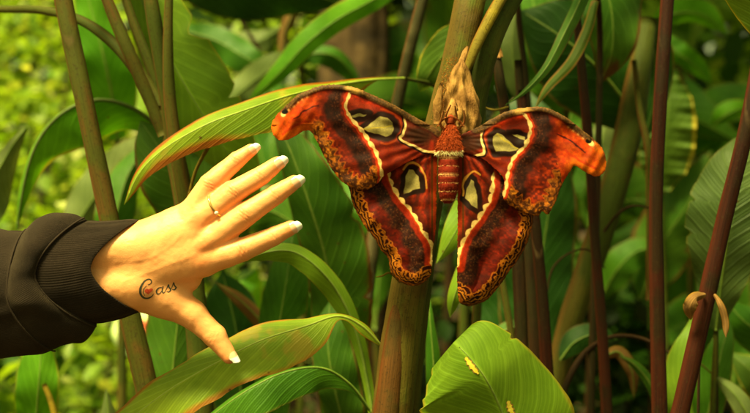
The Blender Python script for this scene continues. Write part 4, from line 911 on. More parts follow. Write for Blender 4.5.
# creases over the finger joints and veins
dsp = np.zeros(len(V)); redm = np.zeros(len(V))
for nm, P in list(FING.items()) + [('thumb', [(191, 315, -9, 14), (214, 337, -7, 11.5), (229, 357, -4, 7.6), (229, 357, -4, 7.6)])]:
    for i in ((1, 2) if nm != 'thumb' else (1,)):
        p = np.array(P[i][:2]); e = np.array(P[i + 1][:2]) - np.array(P[i - 1][:2]); e = e / np.linalg.norm(e)
        u = (x - p[0]) * e[0] + (y - p[1]) * e[1]; v = -(x - p[0]) * e[1] + (y - p[1]) * e[0]
        loc = np.exp(-(v / (P[i][3] * .75)) ** 2) * sm(P[i][2], P[i][2] + 6, z)
        for off, am in ((-3.2, .22), (-1, .36), (1.2, .34), (3.4, .2)):
            dsp -= 1.1 * am * np.exp(-((u - off + .5 * np.sin(v * .7 + off)) / .75) ** 2) * loc * ((1.3 if i == 1 else .8) if nm != 'thumb' else .6)
        redm += np.exp(-(u / 5.5) ** 2) * loc * ((.8 if i == 1 else .5) if nm != 'thumb' else .45)
    t = np.array(P[-1][:2]); redm += .55 * np.exp(-(((x - t[0]) ** 2 + (y - t[1]) ** 2) / 90))
for k_ in ('pinky', 'ring', 'middle', 'index'):
    m = FING[k_][0]; redm += .8 * np.exp(-(((x - m[0]) ** 2 + (y - m[1]) ** 2) / 60)) * sm(4, 12, z)
for vp in ([(120, 262), (150, 258), (172, 246), (186, 232)], [(128, 280), (150, 272), (176, 262), (198, 254)], [(160, 255), (176, 262)]):
    vd = pdist(x, y, cr(vp, 6))[0]; dsp += .2 * np.exp(-(vd / 2.2) ** 2) * sm(6, 14, z)
dsp += (vn(x, y + z, 3.2, 41) - .5) * .22 + (vn(x, y - z, 9, 42) - .5) * .5
V = V + NV * dsp[:, None]
mot = vn(x, y + z, 14, 43)
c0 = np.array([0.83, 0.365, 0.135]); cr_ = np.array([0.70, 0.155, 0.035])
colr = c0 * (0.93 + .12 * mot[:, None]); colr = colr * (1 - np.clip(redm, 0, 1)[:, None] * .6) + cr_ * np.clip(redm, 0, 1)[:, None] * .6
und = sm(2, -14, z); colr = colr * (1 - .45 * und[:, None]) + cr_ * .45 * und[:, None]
skin = vcol_mat('skin', 0.46, 0.42, 900, 0.22, 0.0004, mott=0.05, sss=0.12)
N = skin
vo = N.n('ShaderNodeTexVoronoi'); vo.inputs['Scale'].default_value = 1500; N.put(vo.inputs['Vector'], N.obj())
N.bump(N.math('ADD', vo.outputs['Distance'], N.noise(500, N.obj(), 3)), 0.22, 0.0004)
HV = pw(V[:, 0], V[:, 1], HD, V[:, 2])
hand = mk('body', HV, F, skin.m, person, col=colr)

# nails
nail_m = vcol_mat('nail', 0.22, 0.5, 300, 0.03, 0.0002, mott=0.0).m
def nail(P, Q, r, length, width, roll, name='fingernail', over=5.5):
    """plate over the tip: P joint before, Q tip centre"""
    P = np.array(P, float); Q = np.array(Q, float); t = Q - P; t /= np.linalg.norm(t)
    up = np.array([0, 0, 1.0]) - t * t[2]; up /= np.linalg.norm(up); sd = np.cross(t, up)
    up2 = up * math.cos(R(roll)) + sd * math.sin(R(roll)); sd2 = np.cross(t, up2)
    nu, nv_ = 26, 15; us = np.linspace(-length + over + r * .3, over + r * .72, nu); vs_ = np.linspace(-1, 1, nv_); V = []; K = []
    for u in us:
        f = (u - us[0]) / (us[-1] - us[0])
        base_round = math.sqrt(max(0, 1 - (1 - min(f / .22, 1)) ** 2)) * .25 + .75
        for v in vs_:
            a = v * R(62) * base_round
            rr = width / 2 / math.sin(R(62)) * (1 - .22 * sm(.55, 1.0, f))
            hgt = r * 1.02 - .9 * max(0, f - .55) * 2.2 + (.0 if f > .06 else -.5)
            endc = -3.0 * v ** 2 * sm(.62, 1.0, f)
            p = Q + t * (u + endc * 1.0) + up2 * (hgt - rr + rr * math.cos(a)) + sd2 * (rr * math.sin(a)); V.append(p)
            tipl = .60 + .10 * (1 - v * v)
            white = sm(tipl - .03, tipl + .03, f); lun = sm(.17, .05, f)
            c = np.array([.74, .42, .26]) * (1 - white) + np.array([.88, .86, .78]) * white; c = c * (1 - .5 * lun) + np.array([.8, .6, .5]) * .5 * lun; K.append(c)
    V = np.array(V); n = len(V); V2 = V - np.repeat(up2[None], n, 0) * 0.75
    G = grid_faces(nu, nv_); bd = []
    idx = np.arange(n).reshape(nu, nv_); ring = np.r_[idx[0, :], idx[1:, -1], idx[-1, -2::-1], idx[-2:0:-1, 0]]
    for a, b in zip(ring, np.roll(ring, -1)): bd.append((a, b, b + n, a + n))
    A = np.vstack([V, V2]); W = pw(A[:, 0], A[:, 1], HD, A[:, 2])
    return mk(name, W, np.vstack([G, G[:, ::-1] + n, np.array(bd)]), nail_m, hand, col=np.vstack([K, K]))
for nm, roll in (('pinky', -22), ('ring', -22), ('middle', -22), ('index', -20)):
    P = FING[nm]; r = P[3][3] * FW; nail(P[2][:3], P[3][:3], r, 15.5 + r * .2, r * 1.72, roll)
nail((214, 337, -7), (229, 357, -4), 7.8, 18, 12.5, 55)

# tattoo strokes laid on the skin
from mathutils.bvhtree import BVHTree
bvh = BVHTree.FromPolygons([tuple(v) for v in HV], [tuple(int(i) for i in f) for f in F])
def onskin(px, py, lift=0.00012):
    o = Vector(pw(px, py, HD, 60)); hit = bvh.ray_cast(o, Vector((0, 1, 0)))
    return np.array(hit[0]) + np.array(hit[1]) * 0 + np.array([0, -lift, 0]) if hit[0] else pw(px, py, HD, 25)
ink = simple_mat('tattoo_ink', (0.030, 0.036, 0.024), (0.075, 0.066, 0.040), 900, 0.5, 0.1)
redink = simple_mat('tattoo_red_ink', (0.50, 0.045, 0.02), (0.62, 0.09, 0.03), 900, 0.5, 0.1)
def strokes(name, S_, mat):
    V = []; F = []
    for pts, wd in S_:
        q = cr(pts, 6); T = np.gradient(q, axis=0); T /= np.linalg.norm(T, axis=1)[:, None] + 1e-9; wd_ = np.interp(np.linspace(0, 1, len(q)), np.linspace(0, 1, len(wd)), wd) * .88
        i0 = len(V)
        for (a, b), t, w in zip(q, T, wd_):
            for s_ in (-.5, 0, .5): V.append(onskin(a - t[1] * w * s_, b + t[0] * w * s_))
        F += [tuple(int(v) + i0 for v in f) for f in grid_faces(len(q), 3)]
    return mk(name, V, F, mat, hand)
strokes('tattoo', [
    ([(151.5, 283.6), (153.9, 282.6), (154.9, 280.2), (153.2, 278.1), (149.6, 279), (146.4, 283), (144.6, 288), (144.9, 293), (147.6, 296.5), (151.2, 297), (154.8, 295.2), (156.6, 292.6)], [.8, 1.0, 1.3, 1.3, 1.6, 2.1, 2.5, 2.4, 2.2, 1.8, 1.3, .6]),
    ([(150.4, 284.5), (147.9, 287.5), (147.2, 291), (148.6, 294.3)], [.5, .8, .8, .5]),
    ([(164.2, 286.6), (161.4, 287.0), (159.2, 290), (160.2, 292.9), (162.6, 292.2), (164.8, 289)], [.9, 1.3, 1.6, 1.5, 1.0, .9]),
    ([(165.4, 285.6), (164.6, 289.5), (165.4, 292), (167.2, 291.2)], [1.3, 1.5, 1.2, .7]),
    ([(166.6, 291.6), (168.6, 288), (170.4, 283.9), (170.8, 286.4), (172.3, 289), (170.8, 291.2), (168.6, 290.6)], [.7, .8, 1.1, 1.5, 1.6, 1.3, .7]),
    ([(171.6, 290.4), (173.6, 286.5), (175.4, 281.9), (175.8, 284.6), (177.3, 287), (175.9, 289.2), (173.6, 288.6)], [.7, .8, 1.1, 1.5, 1.6, 1.3, .7]),
    ([(176.2, 288.8), (178.4, 286.8)], [.8, .4])], ink)
hp = []
for t in np.linspace(0, 2 * np.pi, 40, endpoint=False):
    hx = 16 * math.sin(t) ** 3; hy = -(13 * math.cos(t) - 5 * math.cos(2 * t) - 2 * math.cos(3 * t) - math.cos(4 * t)); hp.append((152.2 + hx * .235 - hy * .03, 289.8 + hy * .215 + hx * -.03))
HVv = [onskin(152.1, 289.6, .0002)] + [onskin(*(np.array(p) * .5 + np.array((152.1, 289.6)) * .5), .0002) for p in hp] + [onskin(*p, .0002) for p in hp]
n = len(hp); HF = [(0, 1 + i, 1 + (i + 1) % n) for i in range(n)] + [(1 + i, 1 + n + i, 1 + n + (i + 1) % n, 1 + (i + 1) % n) for i in range(n)]
mk('tattoo_heart', HVv, HF, redink, hand)

# ring on the fourth finger
gold = NT('gold'); gold.base((0.85, 0.56, 0.18), 0.18, 0.5); gold.b.inputs['Metallic'].default_value = 1
a = np.array(FING['ring'][0][:3]); b = np.array(FING['ring'][1][:3]); t = (b - a) / np.linalg.norm(b - a)
c = a + (b - a) * .50; up = np.array([0, 0, 1.]) - t * t[2]; up /= np.linalg.norm(up); sd = np.cross(t, up)
rr = 13.35; th = np.linspace(0, 2 * np.pi, 64, endpoint=False)
Pc = np.array([c + (up * math.cos(q) + sd * math.sin(q)) * rr + t * (1.6 * math.sin(q * 1) - 1.2 * math.cos(q * 2)) for q in th])
V = []
for i, q in enumerate(th):
    n_ = (up * math.cos(q) + sd * math.sin(q))
    for s_ in np.linspace(0, 2 * np.pi, 8, endpoint=False): V.append(Pc[i] + n_ * .8 * math.cos(s_) + t * 1.25 * math.sin(s_))
V = np.array(V); Fr = [tuple(f) for f in grid_faces(65, 8, True) % (64 * 8)]
ring = mk('finger_ring', pw(V[:, 0], V[:, 1], HD, V[:, 2]), Fr, gold.m, person)
q = R(-28) ; qn = up * math.cos(q) + sd * math.sin(q)
for side_q in (q,):
    sc_ = c + qn * (rr + 1.4) + t * -1.0; V = []; th2 = np.linspace(0, 2 * np.pi, 8, endpoint=False)
    for rr2, hgt in ((.9, -1), (2.1, 0), (1.6, 1.3), (.5, 1.6)):
        for s_ in th2: V.append(sc_ + qn * hgt + t * rr2 * math.cos(s_) + np.cross(t, qn) * rr2 * math.sin(s_))
    V = np.array(V); stone = NT('stone'); stone.base((0.9, 0.85, 0.7), 0.08, 0.8)
    mk('ring_stone', pw(V[:, 0], V[:, 1], HD, V[:, 2]), [tuple(f) for f in grid_faces(4, 8, True)] + [tuple(range(7, -1, -1)), tuple(range(24, 32))], stone.m, ring, smooth=False)

# sleeve: body of the sweatshirt arm, wide folded band, ribbed cuff
def sleeve(name, rings, mat, rib=0.0, ribn=0, wr=1.0, seg=220, sub=8):
    """rings: (x near, x top, x bottom, y top, y bottom, depth radius)"""
    Rg = cr(rings, sub); th = np.linspace(-np.pi, np.pi, seg, endpoint=False); V = []; UV = []
    for i, (xn, xt, xb, yt, yb, rw) in enumerate(Rg):
        cz = np.cos(th); sn = np.sin(th); e = np.where(sn > 0, xt, xb); xx = xn + (e - xn) * (np.abs(sn) ** 1.7)
        back = cz < 0; xx = np.where(back, e * np.abs(sn) ** 1.7 + (1 - np.abs(sn) ** 1.7) * (xt + xb) / 2 + 6 * (1 - np.abs(sn)), xx)
        yc = (yt + yb) / 2; yy = yc - (yc - yt) * sn; ww = rw * cz
        rb = rib * np.cos(th * ribn); fo = wr * ((vn(xx, yy + 40 * (cz < 0), 24, 51) - .5) * 5 + (vn(xx * .5, yy, 11, 52) - .5) * 2.2)
        nr = 1 + (rb + fo) / 50
        V.append(pw(xx, yc + (yy - yc) * nr, HD, ww * nr)); UV.append(np.stack([np.full(seg, i * .05) + xx * .01, th / (2 * np.pi) + .5], -1))
    V = np.vstack(V); return mk(name, V, grid_faces(len(Rg), seg, True), mat, person, uv=np.vstack(UV))
def cloth(name, c1, c2, ribk):
    N = NT(name); o = N.obj(); uv = N.uv(); n1 = N.noise(30, o, 3); n2 = N.noise(900, o, 2, .7)
    mp = N.n('ShaderNodeMapping'); mp.inputs['Scale'].default_value = (90, ribk, 1); N.put(mp.inputs[0], uv); sp = N.n('ShaderNodeSeparateXYZ'); N.put(sp.inputs[0], mp.outputs[0])
    rb = N.math('SINE', N.math('MULTIPLY', sp.outputs[1], 6.2832)); rc = N.math('SINE', N.math('MULTIPLY', sp.outputs[0], 6.2832))
    h_ = N.math('ADD', N.math('MULTIPLY', rb, .6), N.math('ADD', N.math('MULTIPLY', rc, .25), n2))
    col = N.mix(N.rng(n1, .3, .7), c1, c2); col = N.mix(N.math('MULTIPLY', N.rng(n2, .5, .75), .5), col, tuple(q * 2.0 for q in c2)); col = N.mix(N.math('MULTIPLY', N.rng(rb, 0, -1), .45), col, tuple(q * .4 for q in c1))
    N.base(col, .92, .12); N.b.inputs['Sheen Weight'].default_value = .12; N.b.inputs['Sheen Roughness'].default_value = .5; N.b.inputs['Sheen Tint'].default_value = (.5, .38, .22, 1)
    N.bump(h_, .7, .0007); return N.m
knit = cloth('sweatshirt_knit', (0.015, 0.010, 0.0075), (0.026, 0.017, 0.012), 260); ribm = cloth('rib_knit', (0.012, 0.0075, 0.006), (0.023, 0.015, 0.011), 130)
sl = sleeve('sleeve', [(-430, -430, -430, 250, 420, 66), (-300, -300, -300, 240, 400, 62), (-150, -150, -150, 232, 376, 58), (-60, -60, -60, 229, 364, 54), (0, 0, 2, 230, 357, 51), (16, 20, 38, 231, 353, 49), (22, 28, 58, 229, 350, 49), (26, 32, 68, 225, 347, 52), (34, 42, 76, 217, 343, 54), (41, 58, 84, 212.5, 339, 53), (45, 74, 92, 214, 332, 50), (47, 84, 96, 219, 325, 46), (46, 84, 97, 224, 321, 43)], knit, wr=1.2)
sleeve('cuff', [(44, 82, 95, 223, 322, 44), (49, 90, 100, 221, 322, 43.5), (60, 100, 106, 222, 321, 42), (76, 116, 120, 221.5, 318, 39), (92, 131, 133, 220.5, 313.5, 36.5), (97.5, 137.5, 138, 221, 312, 35), (98.5, 139, 139, 222.5, 311, 33.5), (95, 134, 135, 224.5, 309, 32), (80, 118, 120, 226, 306, 31)], ribm, rib=.35, ribn=110, wr=.55)
# raised seams
def seam(name, ring_, off, mat):
    th = np.linspace(-1.5, 1.5, 90); xn, xt, xb, yt, yb, rw = ring_; cz = np.cos(th); sn = np.sin(th); e = np.where(sn > 0, xt, xb); k_ = np.abs(sn) ** 1.7
    xx = np.where(cz < 0, e * k_ + (1 - k_) * (xt + xb) / 2 + 6 * (1 - np.abs(sn)), xn + (e - xn) * k_); yc = (yt + yb) / 2; sc_ = 1 + off / 50
    V, F, uv = tube(pw(xx, yc - (yc - yt) * sn * sc_, HD, rw * cz * sc_), .0007, 6, cap=False); mk(name, V, F, mat, sl)
seam('seam', (21.5, 27, 56, 229.5, 350.5, 50), .2, knit); seam('seam', (47.2, 85, 97, 218, 326, 46), .2, knit)
n = 900; pts = []; nm_ = []; kk = []
for _ in range(n):
    t = rng.uniform(0, 1); y = 58 + 76 * t; pts.append(pw(np.interp(y, [58, 80, 135], [452, 445, 434]) + rng.normal(0, 3.5 * (1 - .4 * t)), y, 1.0, 4 + rng.normal(0, 2))); nm_.append(np.array([-.4, -1, .1])); kk.append(lin(C(206, 140, 60)) * rng.uniform(.6, 1.2))
L_torn = leaf_mat('leaf_torn', (.05, .10, .006), (.09, .14, .012), edge=(.22, .10, .02), edge_w=.2, trans=.3, patch=(.2, .09, .015), patch_amt=.08)
fuzz('silk_fuzz', pts, nm_, .0022, .00028, kk, fur_m, cocoon)
# a pale dry tendril to the right of the cocoon
p = plant('broad_leaf_plant', 'twisted narrow green leaf with brown torn edges right of the cocoon', 'plant', 560, 1.25)
leaf(p, [(592, -40, 1.2), (580, 0, 1.17), (563, 36, 1.15), (546, 68, 1.14), (524, 92, 1.13), (504, 106, 1.12)], [(0, 8, 8), (.3, 9, 8), (.55, 8, 7), (.8, 4, 4), (1, 0, 0)], L_dull, fl=20, fr=35, wave=.003, seed=40, rib=.001, NU=80)
leaf(p, [(596, 0, 1.22), (588, 30, 1.2), (572, 62, 1.19), (548, 88, 1.18), (534, 110, 1.18)], [(0, 3, 5), (.4, 5, 7), (.8, 4, 5), (1, 0, 0)], L_torn, fl=10, fr=20, seed=41, rib=0, NU=60)
stem(p, [(508, 107, 1.12), (496, 110, 1.11), (486, 108, 1.11), (478, 104, 1.10)], [1.1, 1.2, 1.1, .7], S_yel, 'tendril', False)
stem(p, [(592, -40, 1.2), (600, 60, 1.3), (590, 430, 1.3)], [3, 3, 4], S_brown)
# broken stub
p = plant('broad_leaf_plant', 'brown broken cane stub topped with a ragged tan cut end', 'plant', 512, 1.22)
stem(p, [(496, 53, 1.18), (500, 80, 1.18), (506, 120, 1.19), (514, 200, 1.2), (520, 300, 1.2), (524, 430, 1.2)], [4.5, 5, 5.4, 6, 6.5, 7], S_brown)
V, F, uv = tube(pw([495, 496, 497], [47, 52, 58], 1.18), [.0042, .0058, .005], 16); V = V + rng.normal(0, .0005, V.shape); mk('cut_end', V, F, coc.m, p, uv=uv)

# --- right canes
def cane(label, x, d, pts, rad, mat, topleaf=None, name='ginger_cane'):
    p = plant(name, label, 'cane', x, d, 'thin red and brown canes at right'); stem(p, pts, rad, mat)
    if topleaf: leaf(p, topleaf, LANCE(46), L_mid, seed=int(x))
    return p
cane('upright dark red cane, the straightest one, third from the right edge', 660, 1.12, [(676, -120, 1.14), (668, -10, 1.13), (661, 90, 1.12), (656, 200, 1.12), (657, 300, 1.12), (660, 430, 1.12)], [6.3, 6.8, 7, 7, 7.4, 8], S_dred, [(676, -120, 1.14), (690, -200, 1.2), (760, -260, 1.3)])
cane('leaning reddish cane crossing the pale veined leaf at the right edge', 655, 1.06, [(772, -60, 1.08), (762, 40, 1.07), (746, 130, 1.06), (724, 220, 1.06), (706, 300, 1.06), (690, 370, 1.06), (676, 430, 1.06)], [7, 7.6, 8, 8.6, 9, 9.6], S_dred, [(772, -60, 1.08), (800, -150, 1.15), (880, -200, 1.3)])
cane('thin dark red cane passing behind the right wing tip', 612, 1.24, [(577, 18, 1.24), (582, 70, 1.24), (589, 150, 1.24), (595, 240, 1.24), (602, 330, 1.24), (608, 430, 1.24)], [4, 4.6, 5, 5, 5.4, 6], S_dred)
cane('brown red cane emerging below the right hindwing', 560, 1.2, [(522, 90, 1.2), (530, 170, 1.2), (537, 240, 1.2), (544, 320, 1.2), (550, 430, 1.2)], [4, 5, 5.5, 6.2, 7], S_dred)
cane('short dark brown cane beside the brown red one below the hindwing', 545, 1.26, [(518, 60, 1.26), (524, 150, 1.26), (529, 240, 1.26), (534, 320, 1.26), (541, 430, 1.26)], [4, 5, 6, 7, 8], S_brown)
cane('slim tan cane just right of the hindwing tip', 522, 1.3, [(490, 180, 1.3), (499, 260, 1.3), (509, 320, 1.3), (517, 380, 1.3), (523, 430, 1.3)], [2.5, 3, 3.4, 3.6, 4], S_red)
cane('slim dark cane at the far lower right', 716, 1.3, [(722, 200, 1.3), (718, 280, 1.3), (716, 340, 1.3), (716, 430, 1.3)], [1.6, 2.2, 2.6, 3], S_brown)
cane('thin dark upper cane right of the broken stub', 530, 1.34, [(516, -40, 1.34), (519, 20, 1.34), (524, 60, 1.34), (530, 120, 1.34), (536, 200, 1.34)], [2.6, 3, 3, 3, 3], S_brown)
# thick leaning green cane at right
p = plant('ginger_plant', 'thick olive green cane leaning right behind the thin red cane', 'plant', 520, 1.4)
stem(p, [(648, 20, 1.42), (636, 90, 1.4), (624, 150, 1.39), (606, 215, 1.39), (588, 270, 1.39), (568, 330, 1.39), (545, 430, 1.39)], [10, 13, 14, 14, 13, 12, 12], S_green, seg=24)
stem(p, [(634, 60, 1.37), (640, 110, 1.37), (648, 150, 1.37), (650, 200, 1.38), (650, 300, 1.38)], [2.6, 3.2, 3.6, 4, 4], S_red, 'petiole', False)
leaf(p, [(640, 125, 1.42), (618, 92, 1.41), (592, 62, 1.4), (560, 36, 1.4), (520, 10, 1.42)], [(0, 18, 8), (.2, 44, 30), (.5, 56, 48), (.8, 36, 34), (1, 0, 0)], L_dark, seed=42, fl=6, fr=6, rib=.0022, NU=80, notch=((.4, 1, .02, .2), (.55, -1, .015, .25)))
leaf(p, [(600, -50, 1.34), (604, -20, 1.33), (612, 14, 1.33), (612, 52, 1.34), (600, 84, 1.36)], [(0, 40, 30), (.3, 46, 34), (.6, 34, 26), (.85, 16, 14), (1, 0, 0)], L_dull, seed=43, fl=14, fr=10, wave=.004, roll=18)
leaf(p, [(648, 20, 1.42), (655, 60, 1.44), (652, 110, 1.45), (640, 150, 1.46)], [(0, 12, 12), (.4, 20, 22), (1, 0, 0)], L_dark, seed=44)
leaf(p, [(545, 400, 1.46), (540, 330, 1.46), (542, 260, 1.46), (552, 190, 1.46), (560, 130, 1.48)], [(0, 20, 20), (.3, 44, 34), (.7, 40, 30), (1, 0, 0)], L_dark, seed=45)
leaf(p, [(500, 420, 1.5), (510, 340, 1.5), (505, 260, 1.5), (490, 190, 1.5)], [(0, 30, 30), (.4, 40, 40), (.8, 30, 30), (1, 0, 0)], L_dark, seed=46)
# leaves behind the moth
p = plant('broad_leaf_plant', 'light green leaf tip showing between the two hindwings', 'plant', 450, 1.16)
leaf(p, [(486, 170, 1.17), (470, 206, 1.16), (452, 238, 1.155), (436, 264, 1.16)], [(0, 8, 8), (.35, 15, 16), (.7, 12, 12), (1, 0, 0)], L_bright, seed=47, fl=6, fr=6)
leaf(p, [(470, 250, 1.17), (462, 276, 1.16), (454, 298, 1.16), (450, 318, 1.17)], [(0, 6, 6), (.4, 9, 9), (.8, 6, 6), (1, 0, 0)], L_bright, seed=48)
stem(p, [(486, 170, 1.18), (482, 250, 1.19), (474, 340, 1.19), (462, 430, 1.19)], [2, 3, 4, 5], S_green)
leaf(p, [(436, 430, 1.2), (434, 370, 1.19), (430, 320, 1.19), (428, 285, 1.2)], [(0, 10, 10), (.5, 8, 8), (1, 0, 0)], L_mid, seed=49)
p = plant('broad_leaf_plant', 'green veined leaves framing the top between sheath and red cane', 'plant', 545, 1.6)
leaf(p, [(570, 110, 1.6), (556, 74, 1.58), (540, 40, 1.57), (530, -20, 1.58)], [(0, 14, 14), (.3, 34, 28), (.7, 36, 30), (1, 20, 20)], L_mid, seed=50, fl=6, fr=6)
leaf(p, [(526, 110, 1.45), (516, 76, 1.44), (512, 45, 1.44), (516, 10, 1.45)], [(0, 3, 4), (.3, 12, 10), (.7, 11, 9), (1, 0, 0)], L_pale, seed=51)
leaf(p, [(500, 170, 1.7), (515, 140, 1.7), (548, 110, 1.7), (600, 96, 1.7)], [(0, 8, 8), (.3, 30, 30), (.7, 28, 28), (1, 0, 0)], L_dark, seed=52)
leaf(p, [(570, 180, 1.62), (566, 140, 1.6), (572, 112, 1.6), (580, 88, 1.6)], LANCE(15), L_mid, seed=53)
leaf(p, [(592, 190, 1.64), (600, 150, 1.64), (606, 122, 1.64), (600, 92, 1.64)], LANCE(14), L_pale, seed=54)
stem(p, [(566, 110, 1.6), (570, 240, 1.62), (560, 430, 1.62)], [3, 4, 5], S_green)
p = plant('broad_leaf_plant', 'toothed round leaf behind the upright dark red cane', 'plant', 676, 1.9)
leaf(p, [(660, 190, 1.9), (664, 150, 1.88), (668, 112, 1.87), (668, 72, 1.88)], [(0, 8, 10), (.2, 22, 26), (.5, 26, 30), (.8, 20, 22), (.95, 9, 10), (1, 0, 0)], L_tail, seed=55, fl=4, fr=4, wave=.005, wf=60)
stem(p, [(660, 190, 1.9), (664, 300, 1.92), (668, 430, 1.92)], [2.5, 3, 4], S_green)
leaf(p, [(640, 300, 1.95), (665, 240, 1.92), (690, 200, 1.9), (712, 150, 1.9)], LANCE(34), L_dull, seed=56)
leaf(p, [(600, 300, 1.95), (618, 268, 1.92), (640, 250, 1.92), (668, 252, 1.92)], LANCE(18), L_mid, seed=57)
p = plant('ginger_plant', 'large pale dull leaf with curved veins behind the leaning right cane', 'plant', 712, 1.3)
leaf(p, [(716, 330, 1.28), (722, 280, 1.26), (730, 225, 1.24), (738, 180, 1.24), (750, 130, 1.26)], [(0, 6, 6), (.2, 26, 22), (.5, 46, 40), (.75, 40, 38), (.92, 20, 20), (1, 0, 0)], leaf_mat('leaf_grey_green', (.055, .10, .022), (.095, .15, .035), edge_w=.03, trans=.25, vfreq=62, slant=2.4, bumpk=.8), seed=58, fl=14, fr=14, curl=8, NU=90, notch=((.62, -1, .015, .15), (.45, -1, .02, .12), (.7, 1, .015, .2)))
stem(p, [(716, 330, 1.28), (714, 380, 1.29), (712, 430, 1.3)], [2, 3, 3], S_green)
leaf(p, [(690, 440, 1.26), (680, 400, 1.25), (684, 360, 1.25), (698, 325, 1.26), (708, 290, 1.27)], [(0, 14, 12), (.4, 18, 12), (.8, 9, 7), (1, 0, 0)], L_bright, seed=59, fl=8, fr=20)
leaf(p, [(706, 425, 1.34), (714, 385, 1.33), (722, 350, 1.33), (730, 318, 1.34)], [(0, 20, 14), (.4, 22, 16), (.8, 12, 10), (1, 0, 0)], L_mid, seed=60)
p = plant('broad_leaf_plant', 'rounded green leaves stacked at the lower right edge', 'plant', 760, 1.5)
leaf(p, [(800, 350, 1.45), (772, 338, 1.44), (745, 322, 1.43), (724, 298, 1.44)], LANCE(24), L_mid, seed=61)
leaf(p, [(800, 420, 1.5), (770, 390, 1.48), (748, 368, 1.48), (728, 352, 1.5)], LANCE(22), L_tail, seed=62)
leaf(p, [(764, 440, 1.3), (748, 415, 1.29), (734, 394, 1.29), (712, 374, 1.3)], LANCE(11), L_pale, seed=63)
stem(p, [(712, 374, 1.3), (700, 364, 1.3), (688, 362, 1.3)], [.9, .9, .8], S_green, 'petiole', False)
leaf(p, [(790, 300, 1.7), (770, 270, 1.7), (740, 258, 1.7), (712, 262, 1.7)], LANCE(14), L_pale, seed=64)
stem(p, [(800, 350, 1.45), (790, 430, 1.5)], [3, 4], S_green)
# top right near leaf
p = plant('ginger_plant', 'bright near leaf with a yellow rim cutting across the top right corner', 'plant', 900, 1.05)
leaf(p, [(900, 130, 1.0), (850, 70, .96), (800, 20, .94), (745, -20, .93), (690, -50, .94)], [(0, 10, 10), (.2, 44, 44), (.5, 52, 50), (.8, 30, 30), (1, 0, 0)], leaf_mat('leaf_corner', (.10, .19, .014), (.17, .27, .024), edge=(.62, .46, .03), edge_w=.035, trans=.35, vfreq=40), seed=65, fl=6, fr=6)
stem(p, [(900, 130, 1.0), (910, 240, 1.02), (905, 430, 1.05)], [3, 4, 5], S_green)
# arching thin stalk and dry leaves, lower right
p = plant('ginger_plant', 'dark arching stalk curving over to the right between the red canes near the bottom', 'plant', 560, 1.3)
stem(p, [(690, 372, 1.26), (668, 352, 1.27), (640, 338, 1.28), (612, 337, 1.29), (588, 350, 1.3), (572, 372, 1.3), (562, 400, 1.3), (558, 440, 1.3)], [1.2, 1.6, 1.9, 2.4, 3, 3.6, 4], S_brown)
leaf(p, [(690, 372, 1.26), (676, 360, 1.26), (668, 352, 1.27)], LANCE(6), L_mid, seed=66, rib=0)
leaf(p, [(560, 360, 1.36), (575, 342, 1.36), (597, 334, 1.36), (618, 340, 1.36)], LANCE(14), L_dark, seed=67)
leaf(p, [(486, 350, 1.3), (502, 332, 1.3), (524, 326, 1.3), (552, 334, 1.3)], LANCE(8), L_dull, seed=68)
leaf(p, [(600, 360, 1.33), (618, 352, 1.33), (632, 372, 1.33), (634, 398, 1.34)], LANCE(10), L_dry, seed=69, curl=60)
leaf(p, [(620, 356, 1.3), (636, 366, 1.3), (652, 388, 1.3), (660, 425, 1.31)], LANCE(6), L_dull, seed=70, curl=30)
stem(p, [(605, 268, 1.34), (588, 250, 1.34), (568, 254, 1.34), (552, 270, 1.34), (546, 300, 1.34)], [.8, 1, 1, 1, 1], S_brown, 'tendril', False)
stem(p, [(652, 208, 1.34), (632, 206, 1.34), (616, 216, 1.35), (604, 232, 1.36)], [1, 1.2, 1.4, 1.6], S_brown, 'tendril', False)
p = plant('ginger_plant', 'withered brown bracts clinging to the leaning right cane', 'plant', 700, 1.1)
leaf(p, [(706, 294, 1.05), (695, 298, 1.04), (690, 308, 1.04), (691, 320, 1.05)], [(0, 3, 3), (.3, 8, 7), (.6, 8, 9), (.9, 5, 6), (1, 1, 1)], L_dry, seed=71, curl=40, rib=0, wave=.006, wf=60)
leaf(p, [(714, 294, 1.05), (720, 304, 1.04), (725, 320, 1.04), (726, 338, 1.04)], [(0, 2, 2), (.4, 5, 4), (.8, 4, 4), (1, 0, 0)], L_dry, seed=72, curl=40, rib=0, wave=.004, wf=60)
stem(p, [(706, 297, 1.065), (700, 340, 1.09), (698, 430, 1.1)], [1, 1.2, 1.6], S_brown)
# big near leaf at the bottom, right of the main cane
p = plant('ginger_plant', 'big bright near leaf with yellow spots at the bottom below the right hindwing', 'plant', 520, 1.0)
o = leaf(p, [(530, 500, .98), (516, 455, .96), (502, 412, .95), (486, 379, .94), (470, 358, .94), (454, 342, .945)],
     [(0, 60, 50), (.15, 90, 68), (.38, 94, 72), (.55, 70, 66), (.68, 80, 58), (.84, 72, 50), (.94, 60, 42), (.985, 48, 34), (1, 36, 26)], L_bright, fl=12, fr=10, curl=10, wave=.0025, wf=12, seed=73, rib=.0016, NU=110, NV=16, notch=((.83, 1, .014, .1), (.76, -1, .03, .12), (.985, -1, .012, .2)))
yl = simple_mat('yellow_scar', (.55, .42, .02), (.62, .5, .05), 300, .6, .3); br = simple_mat('scar_rim', (.20, .10, .02), (.28, .15, .03), 300, .7, .3)
obv = BVHTree.FromPolygons([tuple(v.co) for v in o.data.vertices], [tuple(f.vertices) for f in o.data.polygons])
